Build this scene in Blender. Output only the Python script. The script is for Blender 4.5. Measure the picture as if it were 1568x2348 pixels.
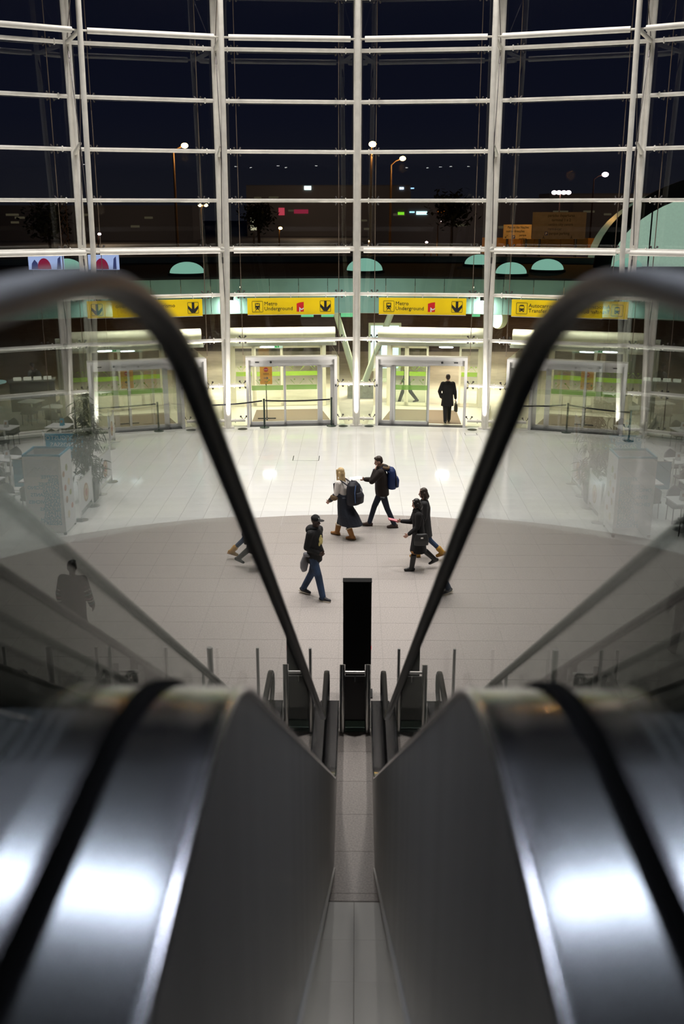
import bpy, bmesh, math, random
from math import sin, cos, tan, pi, radians, sqrt, atan2, asin
from mathutils import Vector, Matrix
random.seed(7)
for _o in list(bpy.data.objects): bpy.data.objects.remove(_o)
SC = bpy.context.scene
COL = SC.collection
V = Vector
# ------------------------------------------------------------------ camera
CAM_Z = 7.45
cam = bpy.data.cameras.new('camera'); camo = bpy.data.objects.new('camera', cam); COL.objects.link(camo)
cam.sensor_fit = 'VERTICAL'; cam.sensor_height = 36.0; cam.lens = 35.0
cam.clip_start = 0.05; cam.clip_end = 2000
camo.location = (0, 0, CAM_Z)
camo.rotation_euler = (radians(90 - 17.0), 0, math.atan(33 / (35 / 36 * 2348)))
cam.dof.use_dof = True; cam.dof.focus_distance = 27.0; cam.dof.aperture_fstop = 1.7
SC.camera = camo
# ------------------------------------------------------------------ view and sampling
SC.view_settings.view_transform = 'Standard'; SC.view_settings.look = 'None'
SC.view_settings.gamma = 1.0; SC.view_settings.use_curve_mapping = False
SC.view_settings.exposure = 0.0
cy = SC.cycles
cy.use_denoising = True; cy.max_bounces = 12; cy.diffuse_bounces = 3; cy.glossy_bounces = 6
cy.transparent_max_bounces = 32; cy.transmission_bounces = 8
cy.sample_clamp_indirect = 4.0; cy.sample_clamp_direct = 0.0; cy.caustics_reflective = False; cy.caustics_refractive = False
# ------------------------------------------------------------------ night sky
W = bpy.data.worlds.new('night_sky'); SC.world = W; W.use_nodes = True
nt = W.node_tree; nt.nodes.clear()
tc = nt.nodes.new('ShaderNodeTexCoord'); sx = nt.nodes.new('ShaderNodeSeparateXYZ')
rp = nt.nodes.new('ShaderNodeValToRGB'); bg = nt.nodes.new('ShaderNodeBackground'); ow = nt.nodes.new('ShaderNodeOutputWorld')
rp.color_ramp.elements[0].position = 0.0; rp.color_ramp.elements[0].color = (0.0085, 0.0085, 0.0125, 1)
rp.color_ramp.elements[1].position = 0.45; rp.color_ramp.elements[1].color = (0.0010, 0.0017, 0.0072, 1)
e = rp.color_ramp.elements.new(0.08); e.color = (0.0046, 0.0052, 0.0120, 1)
nt.links.new(tc.outputs['Generated'], sx.inputs[0]); nt.links.new(sx.outputs['Z'], rp.inputs[0])
nt.links.new(rp.outputs[0], bg.inputs[0]); nt.links.new(bg.outputs[0], ow.inputs[0])
# ------------------------------------------------------------------ lights
def area(name, loc, size, power, color=(1, 1, 1), rot=(0, 0, 0), spread=180, shape='DISK', sy=None):
    l = bpy.data.lights.new(name, 'AREA'); l.energy = power; l.color = color; l.shape = shape; l.size = size
    if sy: l.size_y = sy
    l.spread = radians(spread)
    o = bpy.data.objects.new(name, l); o.location = loc; o.rotation_euler = rot; COL.objects.link(o); return o
HALL = 0.68
for i, (x, y) in enumerate([(-3.0, 19.0), (3.0, 19.0), (-9.5, 24.5), (-3.2, 25), (3.2, 25), (9.5, 24.5), (-6, 29.5), (-2.3, 30.5), (2.3, 30.5), (6, 29.5), (0, 22), (-13, 27), (13, 27), (-3, 15), (3, 15)]):
    area('hall_downlight', (x, y, 17.2), 0.7, (105 if y < 20 else 330 if abs(x) > 8 else 300) * HALL, (1, 0.985, 0.97) if abs(x) > 8 else (1, 0.95, 0.895), spread=52 if y < 20 else 110)
for x in (-2.1, 2.1):
    area('escalator_strip_lamp', (x, 5.9, 10.08), 3.8, 66, (0.80, 0.86, 1.0), rot=(radians(-28), 0, radians(8 if x > 0 else -8)), shape='RECTANGLE', sy=0.16, spread=120)
for x in (-3.6, 3.6):
    area('undercroft_lamp', (x, 2.5, 5.3), 0.6, 120, (1, 0.96, 0.9), spread=115)
# ------------------------------------------------------------------ materials
def M(name, col, rough=0.5, metal=0.0, spec=0.5, var=0.0, scale=6.0, bump=0.0, bscale=60.0, coat=0.0, emit=None, es=0.0, aniso=0.0, stretch=None):
    m = bpy.data.materials.new(name); m.use_nodes = True; n = m.node_tree; b = n.nodes['Principled BSDF']
    b.inputs['Base Color'].default_value = (*col, 1); b.inputs['Roughness'].default_value = rough
    b.inputs['Metallic'].default_value = metal; b.inputs['Specular IOR Level'].default_value = spec
    b.inputs['Coat Weight'].default_value = coat; b.inputs['Anisotropic'].default_value = aniso
    if emit: b.inputs['Emission Color'].default_value = (*emit, 1); b.inputs['Emission Strength'].default_value = es
    if var or bump:
        t = n.nodes.new('ShaderNodeTexCoord'); src = t.outputs['Object']
        if stretch:
            mp = n.nodes.new('ShaderNodeMapping'); mp.inputs['Scale'].default_value = stretch; n.links.new(src, mp.inputs[0]); src = mp.outputs[0]
    if var:
        x = n.nodes.new('ShaderNodeTexNoise'); x.inputs['Scale'].default_value = scale; x.inputs['Detail'].default_value = 6
        r = n.nodes.new('ShaderNodeValToRGB'); r.color_ramp.elements[0].position = 0.3; r.color_ramp.elements[1].position = 0.7
        r.color_ramp.elements[0].color = (*[max(0, c * (1 - var)) for c in col], 1); r.color_ramp.elements[1].color = (*[min(1, c * (1 + var)) for c in col], 1)
        n.links.new(src, x.inputs['Vector']); n.links.new(x.outputs[0], r.inputs[0]); n.links.new(r.outputs[0], b.inputs['Base Color'])
    if bump:
        x = n.nodes.new('ShaderNodeTexNoise'); x.inputs['Scale'].default_value = bscale; x.inputs['Detail'].default_value = 4
        bp = n.nodes.new('ShaderNodeBump'); bp.inputs['Strength'].default_value = bump; bp.inputs['Distance'].default_value = 0.02
        n.links.new(src, x.inputs['Vector']); n.links.new(x.outputs[0], bp.inputs['Height']); n.links.new(bp.outputs[0], b.inputs['Normal'])
    return m
def DECAL(name, col, a):
    m = M(name, col, 0.5); n = m.node_tree; b = n.nodes['Principled BSDF']; b.inputs['Alpha'].default_value = a; return m
def E(name, col, st):
    m = bpy.data.materials.new(name); m.use_nodes = True; n = m.node_tree; n.nodes.clear()
    e = n.nodes.new('ShaderNodeEmission'); o = n.nodes.new('ShaderNodeOutputMaterial')
    e.inputs[0].default_value = (*col, 1); e.inputs[1].default_value = st; n.links.new(e.outputs[0], o.inputs[0]); return m
def GLASS(name, tint=(0.96, 1, 0.98), ior=1.5, rough=0.0):
    m = bpy.data.materials.new(name); m.use_nodes = True; n = m.node_tree; n.nodes.clear(); L = n.links.new
    g = n.nodes.new('ShaderNodeNewGeometry'); mr = n.nodes.new('ShaderNodeMapRange')
    mr.inputs['To Min'].default_value = ior; mr.inputs['To Max'].default_value = 1 / ior
    fr = n.nodes.new('ShaderNodeFresnel'); t = n.nodes.new('ShaderNodeBsdfTransparent'); gl = n.nodes.new('ShaderNodeBsdfGlossy')
    mx = n.nodes.new('ShaderNodeMixShader'); o = n.nodes.new('ShaderNodeOutputMaterial')
    t.inputs[0].default_value = (*tint, 1); gl.inputs['Roughness'].default_value = rough; gl.inputs['Color'].default_value = (1, 1, 1, 1)
    L(g.outputs['Backfacing'], mr.inputs['Value']); L(mr.outputs[0], fr.inputs['IOR']); L(fr.outputs[0], mx.inputs[0])
    L(t.outputs[0], mx.inputs[1]); L(gl.outputs[0], mx.inputs[2]); L(mx.outputs[0], o.inputs[0]); return m
m_tile = M('white floor tile', (0.82, 0.815, 0.79), 0.08, spec=0.5, var=0.03, scale=1.3)
m_gran = M('grey granite', (0.40, 0.365, 0.345), 0.32, var=0.22, scale=42)
m_grout = M('grey grout', (0.33, 0.31, 0.29), 0.7)
m_white = M('white painted steel', (0.86, 0.83, 0.76), 0.38, var=0.08, scale=3.5)
m_alu = M('pale aluminium', (0.70, 0.69, 0.68), 0.35, var=0.03, scale=3)
m_cream = M('cream painted panel', (0.80, 0.76, 0.62), 0.45)
m_glass = GLASS('facade glass', (0.95, 0.985, 0.97))
m_bglass = GLASS('balustrade glass', (0.50, 0.525, 0.515))
m_smoke = GLASS('smoked balustrade glass', (0.13, 0.145, 0.145))
m_dglass = GLASS('door glass', (0.95, 0.98, 0.95))
m_steel = M('brushed steel', (0.42, 0.42, 0.45), 0.135, 1.0, bump=0.02, bscale=400, stretch=(1, 0.03, 1))
m_clad = M('dark satin steel cladding', (0.36, 0.348, 0.335), 0.42, 0.25, var=0.16, scale=3.0, stretch=(1, 2.2, 0.03))
m_trim = M('lit soffit trim', (0.75, 0.73, 0.70), 0.4)  # pale colour stands for light caught on the soffit flange
m_rubber = M('black handrail rubber', (0.010, 0.0095, 0.0095), 0.42, spec=0.28)
m_black = M('black plastic', (0.012, 0.012, 0.013), 0.4)
m_matblack = M('matt black board', (0.006, 0.006, 0.0065), 0.75, spec=0.2)
m_chrome = M('polished steel', (0.80, 0.80, 0.79), 0.30, 1.0)
m_dsteel = M('dark ribbed steel', (0.09, 0.09, 0.095), 0.42, 0.8)
m_gasket = M('black gasket', (0.003, 0.003, 0.0035), 0.85, spec=0.1)
m_bolt = M('dark fitting steel', (0.12, 0.11, 0.11), 0.35, 0.9)
m_ceil = M('dark ceiling board', (0.10, 0.10, 0.11), 0.8)
m_wall = M('grey plaster', (0.28, 0.27, 0.26), 0.8); m_wallb = M('dark plaster', (0.06, 0.06, 0.062), 0.85)
m_teal = M('teal fascia panel', (0.24, 0.41, 0.37), 0.5, var=0.06, scale=2)
m_roof = M('dark canopy roof', (0.022, 0.022, 0.023), 0.9, spec=0.06)
m_domeglow = E('lit teal skylight', (0.29, 0.58, 0.46), 0.72)
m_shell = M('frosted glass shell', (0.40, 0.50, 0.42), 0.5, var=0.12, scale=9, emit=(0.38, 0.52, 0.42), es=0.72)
m_shell2 = M('darker frosted shell', (0.08, 0.12, 0.10), 0.45, var=0.25, scale=9, emit=(0.16, 0.27, 0.20), es=0.35)  # barrel copy with darker colour and weaker emission
m_pave = M('outdoor pavement', (0.52, 0.47, 0.38), 0.65, var=0.12, scale=1.5)
m_road = M('asphalt', (0.13, 0.115, 0.10), 0.75, var=0.3, scale=2)
m_mat = M('brown entrance mat', (0.20, 0.155, 0.11), 0.9, var=0.15, scale=90)
m_green = DECAL('lime glass film', (0.42, 0.72, 0.05), 0.6); m_green2 = DECAL('green glass film', (0.25, 0.55, 0.08), 0.55)
m_yellow = M('yellow sign face', (0.93, 0.66, 0.0), 0.45, emit=(0.93, 0.62, 0.0), es=0.06)
m_ink = M('black sign ink', (0.012, 0.012, 0.012), 0.5)
m_red = M('red logo ink', (0.66, 0.01, 0.015), 0.5)
m_paper = M('white print', (0.85, 0.85, 0.83), 0.55)
m_orange = M('orange notice board', (0.92, 0.40, 0.02), 0.5)
m_dgreen = M('dark green post', (0.012, 0.03, 0.022), 0.35)
m_tblack = M('black belt webbing', (0.01, 0.011, 0.015), 0.6)
m_conc = M('rough concrete', (0.36, 0.37, 0.30), 0.85, var=0.2, scale=6)
m_palecol = M('pale green painted steel', (0.60, 0.66, 0.50), 0.5)
m_lampwarm = E('warm lamp panel', (1, 0.93, 0.78), 6.0)
m_lampcool = E('cool lamp panel', (0.80, 0.90, 1.0), 14.0)
m_advert = E('backlit advert', (0.80, 1.0, 0.97), 1.5)
m_sodium = E('sodium street lamp', (1.0, 0.50, 0.13), 90.0)
m_pink = E('pinkish street lamp', (1.0, 0.62, 0.75), 30.0)
m_lampost = M('street lamp post', (0.12, 0.07, 0.035), 0.6)
# ------------------------------------------------------------------ mesh helpers
class MB:
    def __init__(s): s.v = []; s.f = []
    def add(s, vs, fs, mtx=None):
        o = len(s.v); s.v += [tuple(mtx @ V(p)) if mtx else tuple(p) for p in vs]; s.f += [tuple(i + o for i in f) for f in fs]; return s
    def box(s, c, d, mtx=None, rz=0.0, rx=0.0, ry=0.0):
        x, y, z = d[0] / 2, d[1] / 2, d[2] / 2
        T = Matrix.Translation(c) @ Matrix.Rotation(rz, 4, 'Z') @ Matrix.Rotation(ry, 4, 'Y') @ Matrix.Rotation(rx, 4, 'X')
        if mtx: T = mtx @ T
        return s.add([(-x, -y, -z), (x, -y, -z), (x, y, -z), (-x, y, -z), (-x, -y, z), (x, -y, z), (x, y, z), (-x, y, z)],
                     [(0, 3, 2, 1), (4, 5, 6, 7), (0, 1, 5, 4), (1, 2, 6, 5), (2, 3, 7, 6), (3, 0, 4, 7)], T)
    def rings(s, rs, cap=True, closed=False):
        n = len(rs[0]); vs = [p for r in rs for p in r]; fs = []
        k = len(rs)
        for i in range(k if closed else k - 1):
            a, b = i * n, ((i + 1) % k) * n
            for j in range(n): fs.append((a + j, a + (j + 1) % n, b + (j + 1) % n, b + j))
        if cap and not closed: fs.append(tuple(range(n))[::-1]); fs.append(tuple((k - 1) * n + j for j in range(n)))
        return s.add(vs, fs)
    def tube(s, pts, r, n=10, cap=True, closed=False):
        pts = [V(p) for p in pts]; rs = []; up = None; k = len(pts)
        rr = r if isinstance(r, (list, tuple)) else [r] * k
        for i, p in enumerate(pts):
            a = pts[(i - 1) % k] if (i > 0 or closed) else p; b = pts[(i + 1) % k] if (i < k - 1 or closed) else p
            t = (b - a).normalized()
            if up is None: up = V((0, 0, 1)) if abs(t.z) < 0.9 else V((0, 1, 0))
            x = t.cross(up).normalized(); up = x.cross(t).normalized()
            rs.append([tuple(p + (x * cos(2 * pi * j / n) + up * sin(2 * pi * j / n)) * rr[i]) for j in range(n)])
        return s.rings(rs, cap, closed)
    def lathe(s, c, prof, n=16, sx=1.0, sy=1.0, mtx=None):
        o = len(s.v)
        s.rings([[(c[0] + sx * r * cos(2 * pi * j / n), c[1] + sy * r * sin(2 * pi * j / n), c[2] + z) for j in range(n)] for r, z in prof])
        if mtx:
            for i in range(o, len(s.v)): s.v[i] = tuple(mtx @ V(s.v[i]))
        return s
    def prism(s, poly, y0, y1, mtx=None):          # polygon in x,z extruded along y
        n = len(poly); vs = [(x, y0, z) for x, z in poly] + [(x, y1, z) for x, z in poly]
        fs = [tuple(range(n)), tuple(range(2 * n - 1, n - 1, -1))] + [(i, n + i, n + (i + 1) % n, (i + 1) % n) for i in range(n)]
        return s.add(vs, fs, mtx)
    def slab(s, poly, z0, z1):                      # polygon in x,y extruded along z
        n = len(poly); vs = [(x, y, z0) for x, y in poly] + [(x, y, z1) for x, y in poly]
        return s.add(vs, [tuple(range(n))[::-1], tuple(range(n, 2 * n))] + [(i, (i + 1) % n, n + (i + 1) % n, n + i) for i in range(n)])
    def caps(s, a, ra, b, rb, n=10):                # tapered capsule
        a, b = V(a), V(b); t = (b - a); L = t.length
        if L < 1e-6: return s.ell(a, (ra, ra, ra))
        t = t / L; up = V((0, 0, 1)) if abs(t.z) < 0.9 else V((0, 1, 0)); x = t.cross(up).normalized(); y = x.cross(t)
        rs = []
        for c, r, q in ((a, ra, -.98), (a, ra, -.7), (a, ra, 0), (b, rb, 0), (b, rb, .7), (b, rb, .98)):
            k = sqrt(max(0, 1 - q * q)) * r; cc = c + t * (q * r)
            rs.append([tuple(cc + (x * cos(2 * pi * j / n) + y * sin(2 * pi * j / n)) * k) for j in range(n)])
        return s.rings(rs)
    def ell(s, c, r, mtx=None, n=12, m=8):
        c = V(c); rs = []
        for i in range(m + 1):
            th = pi * (0.04 + 0.92 * i / m)
            rs.append([V((r[0] * sin(th) * cos(2 * pi * j / n), r[1] * sin(th) * sin(2 * pi * j / n), -r[2] * cos(th))) for j in range(n)])
        rs = [[tuple(c + (mtx @ p if mtx else p)) for p in q] for q in rs]
        return s.rings(rs)
    def mesh(s, name, m, smooth=None):
        me = bpy.data.meshes.new(name); me.from_pydata(s.v, [], s.f)
        bm = bmesh.new(); bm.from_mesh(me); bmesh.ops.recalc_face_normals(bm, faces=bm.faces); bm.to_mesh(me); bm.free()
        if m: me.materials.append(m)
        if smooth is not None:
            for p in me.polygons: p.use_smooth = True
            me.set_sharp_from_angle(angle=radians(smooth))
        return me
    def build(s, name, m, parent=None, smooth=None, kind=None, label=None):
        return link(name, s.mesh(name, m, smooth), parent, kind, label)
def link(name, me, parent=None, kind=None, label=None):
    o = bpy.data.objects.new(name, me); COL.objects.link(o)
    if parent: o.parent = parent
    if kind: o['kind'] = kind
    if label: o['label'] = label
    return o
def tag(o, label=None, cat=None, group=None, kind=None):
    if label: o['label'] = label
    if cat: o['category'] = cat
    if group: o['group'] = group
    if kind: o['kind'] = kind
    return o
def thing(name, label, cat, loc=(0, 0, 0), rz=0.0, group=None, kind=None):
    o = bpy.data.objects.new(name, None); COL.objects.link(o); o.location = loc; o.rotation_euler = (0, 0, rz); o.empty_display_size = 0.2
    return tag(o, label, cat, group, kind)
def dup(root, loc=None, rz=None, label=None):
    r = root.copy(); COL.objects.link(r)
    if loc is not None: r.location = loc
    if rz is not None: r.rotation_euler = (0, 0, rz)
    if label: r['label'] = label
    for ch in list(root.children):
        c = ch.copy(); COL.objects.link(c); c.parent = r
        for g in list(ch.children):
            d = g.copy(); COL.objects.link(d); d.parent = c
    return r
def text(name, body, size, m, parent, loc, align='LEFT', rot=(pi / 2, 0, 0), depth=0.004, bold=0.0, sxy=(1, 1), space=1.0):
    cu = bpy.data.curves.new(name, 'FONT'); cu.body = body; cu.size = size; cu.extrude = depth; cu.align_x = align; cu.offset = bold
    cu.resolution_u = 2; cu.space_line = space
    t = bpy.data.objects.new(name, cu); me = bpy.data.meshes.new_from_object(t)
    bpy.data.objects.remove(t); bpy.data.curves.remove(cu)
    me.materials.clear(); me.materials.append(m)
    o = link(name, me, parent); o.location = loc; o.rotation_euler = rot; o.scale = (sxy[0], sxy[1], 1); return o
def fillet(pts, rads, seg=10):
    out = [pts[0]]
    for i in range(1, len(pts) - 1):
        p, a, b = V(pts[i]), V(pts[i - 1]), V(pts[i + 1]); d1 = (a - p).normalized(); d2 = (b - p).normalized()
        ang = d1.angle(d2); r = rads[i - 1]
        if r <= 0: out.append(tuple(p)); continue
        t = r / tan(ang / 2); bis = (d1 + d2).normalized(); c = p + bis * (r / sin(ang / 2)); s0 = p + d1 * t - c; s1 = p + d2 * t - c
        for k in range(seg + 1):
            q = (s0 * (1 - k / seg) + s1 * (k / seg)); out.append(tuple(c + q.normalized() * r))
    out.append(pts[-1]); return out
# ------------------------------------------------------------------ plan of the drum
CX, CY, R = 0.0, 13.2, 22.0
STEP = radians(12); LV = 1.535; NLEV = 11; RC = R * cos(STEP / 2); HW = R * sin(STEP / 2)
def polar(phi, r): return (CX + r * sin(phi), CY + r * cos(phi))
# ------------------------------------------------------------------ floor
fl = MB().slab([(-22, -14), (22, -14), (22, 26), (12, 33), (0, 35.05), (-12, 33), (-22, 26)], -0.3, -0.005).build('floor', m_grout, kind='structure')
tag(fl, 'pale tiled hall floor with a round grey granite area', 'floor')
DR, DY = 10.75, 13.4
def sees(x, y, pad=60):
    X, Z = x, -CAM_Z; d = y * cos(radians(17)) - Z * sin(radians(17)); h = y * sin(radians(17)) + Z * cos(radians(17))
    if d < .5: return False
    u = 784 + 2283 * (X / d) + 33; v = 1174 - 2283 * h / d
    return -pad < u < 1568 + pad and v < 2348 + 150
def clip_in(poly, cx, cy, r, n=144):
    if all((x - cx) ** 2 + (y - cy) ** 2 < (r * 0.999) ** 2 for x, y in poly): return poly
    for k in range(n):
        a = 2 * pi * (k + .5) / n; nx, ny = cos(a), sin(a); out = []
        for i in range(len(poly)):
            p, q = poly[i], poly[(i + 1) % len(poly)]
            dp = (p[0] - cx) * nx + (p[1] - cy) * ny - r; dq = (q[0] - cx) * nx + (q[1] - cy) * ny - r
            if dp <= 0: out.append(p)
            if dp * dq < 0: t = dp / (dp - dq); out.append((p[0] + (q[0] - p[0]) * t, p[1] + (q[1] - p[1]) * t))
        poly = out
        if len(poly) < 3: return []
    return poly
def clipy(poly, yc):
    out = []
    for i in range(len(poly)):
        p, q = poly[i], poly[(i + 1) % len(poly)]; dp, dq = yc - p[1], yc - q[1]
        if dp <= 0: out.append(p)
        if dp * dq < 0: t = dp / (dp - dq); out.append((p[0] + (q[0] - p[0]) * t, p[1] + (q[1] - p[1]) * t))
    return out
def pieces(cells, name, m, top, z0=-0.005, base=None):
    cells.sort(key=lambda c: (0 if sees(c[0], c[1]) else 1e6) + sqrt(c[0] ** 2 + c[1] ** 2)); shared = {}
    rest = MB()
    for i, (x, y, poly) in enumerate(cells):
        loc = [(px - x, py - y) for px, py in poly]
        if i < 300 and sees(x, y):
            key = tuple((round(a, 3), round(b, 3)) for a, b in loc)
            if key not in shared: shared[key] = MB().slab(loc, z0, top).mesh(name, m)
            o = link(name, shared[key], fl); o.location = (x, y, 0)
        else: rest.slab(poly, z0, top)
    if rest.v: rest.build(name + '_field', m, fl, kind='stuff')
T = 0.77; g = 0.0028; cells = []
for i in range(-15, 16):
    for j in range(-15, 16):
        x, y = (i + .12) * T, DY + (j + .5) * T
        p = clip_in([(x - T / 2 + g, y - T / 2 + g), (x + T / 2 - g, y - T / 2 + g), (x + T / 2 - g, y + T / 2 - g), (x - T / 2 + g, y + T / 2 - g)], 0, DY, DR)
        if p and y < 9.4 + T: p = clipy(p, 9.42)
        if len(p) > 2: cells.append((x, y, p))
pieces(cells, 'granite_tile', m_gran, 0.0)
T = 0.6; g = 0.0035; gy = .0012; cells = []
for i in range(-34, 35):
    for j in range(-22, 40):
        x, y = (i + .5) * T, 9.4 - (j + .5) * T + 26 * T - 0.0
        rr = (x - CX) ** 2 + (y - CY) ** 2
        if abs(x) > 19.5 or rr > 21.75 ** 2: continue
        if x * x + (y - DY) ** 2 < (DR - .45) ** 2 and y > 9.4: continue
        cells.append((x, y, [(x - T / 2 + g, y - T / 2 + gy), (x + T / 2 - g, y - T / 2 + gy), (x + T / 2 - g, y + T / 2 - gy), (x - T / 2 + g, y + T / 2 - gy)]))
pieces(cells, 'floor_tile', m_tile, -0.001)
# threshold ring of tile up to the glass
ring = MB(); N = 60
for k in range(N):
    a0, a1 = radians(-66 + 132 * k / N), radians(-66 + 132 * (k + 1) / N)
    ring.slab([polar(a0, 21.3), polar(a1, 21.3), polar(a1, 22.0), polar(a0, 22.0)], -.0049, -0.0015)
ring.build('border_tile', m_tile, fl)
# ------------------------------------------------------------------ walls, ceilings, upper floor
def struct(name, mb, m, label, cat, smooth=None): return tag(mb.build(name, m, None, smooth, 'structure'), label, cat)
struct('wall_left', MB().box((-20.3, 5.5, 9), (0.3, 37, 18)), m_wall, 'tall grey wall along the left flank of the hall', 'wall')
struct('wall_right', MB().box((20.3, 5.5, 9), (0.3, 37, 18)), m_wall, 'tall grey wall along the right flank of the hall', 'wall')
struct('wall_back', MB().box((0, -13.0, 9), (40.9, 0.3, 18)), m_wallb, 'dark grey wall behind the upper landing', 'wall')
struct('ceiling', MB().slab([(-20, -12.8), (20, -12.8), (20.4, 24), (17, 29.5), (10, 34), (0, 36), (-10, 34), (-17, 29.5), (-20.4, 24)], 18.0, 18.3), m_ceil, 'dark high ceiling over the hall', 'ceiling')
up = struct('floor_upper', MB().box((0, -6.6, 6.05), (39.9, 12.4, 0.3)), m_gran, 'upper landing floor at the head of the escalators', 'floor')
mz = struct('ceiling_landing', MB().box((0, -0.2, 10.40), (39.9, 25.0, 0.4)), m_ceil, 'low dark ceiling over the upper landing, carried forward to shade the escalators', 'ceiling')  # unseen front part added over the escalators to screen off hall lamps
m_spot = E('small ceiling spot', (1, 0.97, 0.92), 9.0)
for i in range(9):
    x, y = -4.8 + 1.2 * i + random.uniform(-.4, .4), -4 + random.uniform(-3, 5) * .6
    MB().lathe((x, y, 10.17), [(0.09, 0.03), (0.09, 0), (0.001, 0)], 12).build('ceiling_spot', m_spot, mz)
# ------------------------------------------------------------------ escalators
HZ = 7.37
def hand_line(): return fillet([(-1.0, HZ), (2.01, HZ), (11.9, 0.93), (13.25, 0.93)], [2.0, 1.2])
def deck_line(): return fillet([(-1.6, 6.57), (1.80, 6.57), (11.2, 0.46), (13.3, 0.46)], [1.2, 1.0], 14)
def interp(line, y):
    for (a, za), (b, zb) in zip(line, line[1:]):
        if a <= y <= b: return za + (zb - za) * ((y - a) / (b - a) if b > a else 0)
    return line[0][1] if y < line[0][0] else line[-1][1]
DL, HL = deck_line(), hand_line()
def soffit(y): return max(0.0, 5.25 if y < 1.6 else 4.08 - 0.627 * (y - 3.47))
def strip_x(mb, line, x0, x1, dz=0.0, th=0.02):     # band lying across x along a y,z line
    rs = [[(x0, y, z + dz), (x1, y, z + dz), (x1, y, z + dz - th), (x0, y, z + dz - th)] for y, z in line]; mb.rings(rs)
def wall_x(mb, ys, top, bot, x, th):                # upright plate of thickness th centred on x
    rs = [[(x - th / 2, y, bot(y)), (x + th / 2, y, bot(y)), (x + th / 2, y, top(y)), (x - th / 2, y, top(y))] for y in ys]; mb.rings(rs)
YS = sorted(set([round(p[0], 3) for p in DL] + [-1.6 + 0.3 * k for k in range(50) if -1.6 + 0.3 * k <= 13.3]))
def escalator(s, label):
    t = thing('escalator', label, 'escalator', (s * 1.04, 0, 0))
    X = lambda x: s * (x - 1.04)
    for side, xi in ((1, 0.24), (-1, 1.84)):
        q = lambda d: X(xi + side * d)
        mb = MB(); wall_x(mb, YS, lambda y: interp(DL, y) - .004, soffit, q(0.008), 0.016); mb.build('cladding', m_clad, t)
        mb = MB(); ys = [y for y in YS if 0.2 < y < 9.9] + [9.96]; wall_x(mb, ys, lambda y: soffit(y) + 0.03, lambda y: soffit(y), q(-0.004), 0.03); mb.build('soffit_trim', m_trim, t)
        mb = MB(); strip_x(mb, DL, q(0.0), q(0.166)); mb.build('outer_deck', m_steel, t, 40)
        MB().tube([(q(0.004), y, z - .008) for y, z in DL], .011, 8).build('edge_bead', m_steel, t, 50)
        mb = MB(); strip_x(mb, DL, q(0.158), q(0.202), 0.016, 0.05); mb.build('glass_gasket', m_gasket, t, 40)
        mb = MB(); strip_x(mb, DL, q(0.194), q(0.27)); mb.build('inner_deck', m_steel, t, 40)
        mb = MB(); wall_x(mb, YS, lambda y: interp(DL, y) - .02, lambda y: interp(DL, y) - .42, q(0.275), 0.01); mb.build('skirt_panel', m_dsteel, t)
        gy = [y for y in YS if -1.0 <= y <= 13.2] + [13.2]
        mb = MB(); wall_x(mb, gy, lambda y: min(interp(HL, y) - .03, 9), lambda y: interp(DL, y) + .012, q(0.18), 0.012); mb.build('glass_panel', m_bglass if side > 0 else m_smoke, t)
        # handrail: rubber C-profile swept along the line and round both newels
        loop = [(-1.0, HZ - .9), (-1.25, HZ - .82), (-1.42, HZ - .62), (-1.46, HZ - .4), (-1.40, HZ - .17), (-1.24, HZ - .04)] + HL[:] + [(13.42, .89), (13.56, .78), (13.6, .64), (13.55, .5), (13.4, .42), (13.2, .40)]
        prof = [(-.040, -.012), (-.038, .006), (-.026, .016), (0, .019), (.026, .016), (.038, .006), (.040, -.012), (.028, -.024), (-.028, -.024)]
        rs = []
        for i, (y, z) in enumerate(loop):
            a, b = loop[max(0, i - 1)], loop[min(len(loop) - 1, i + 1)]; d = V((b[0] - a[0], b[1] - a[1])).normalized(); n = (-d.y, d.x)
            rs.append([(q(0.18) + px, y + n[0] * pz, z + n[1] * pz - .019) for px, pz in prof])
        MB().rings(rs).build('handrail', m_rubber, t, 50)
        nb = MB(); wall_x(nb, [12.7, 13.0, 13.3, 13.45], lambda y: .80 if y < 13.4 else .72, lambda y: .46 if y < 13.32 else .5, q(0.18), 0.014); nb.build('newel_glass', m_bglass, t)
    # steps
    sm = MB(); sm.box((0, 0, -.02), (1.04, .40, .04)).box((0, .185, -.16), (1.04, .03, .26)); 
    for k in range(26): sm.box((-.5 + .04 * k, 0, .003), (.018, .39, .006))
    me = sm.mesh('step', m_dsteel)
    for k in range(24):
        y = 2.15 + 0.4 * k; o = link('step', me, t); o.location = (0, y, interp(DL, y) - .16 if y < 11.0 else max(.03, interp(DL, y) - .42))
    MB().box((0, 0.2, 6.21), (1.06, 3.6, .05)).build('landing_plate', m_dsteel, t); MB().box((0, 12.55, .02), (1.06, 1.9, .05)).build('landing_plate', m_dsteel, t)
    pit = MB(); ys = [y for y in YS if y > 1.0]; rs = [[(-.78, y, max(soffit(y), .001)), (.78, y, max(soffit(y), .001)), (.78, y, max(soffit(y), .001) + .04), (-.78, y, max(soffit(y), .001) + .04)] for y in ys]
    pit.rings(rs).build('soffit', m_clad, t)
    return t
escalator(-1, 'escalator with glass balustrades and black handrails, left of the central gap')
escalator(1, 'escalator with glass balustrades and black handrails, right of the central gap')
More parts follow.
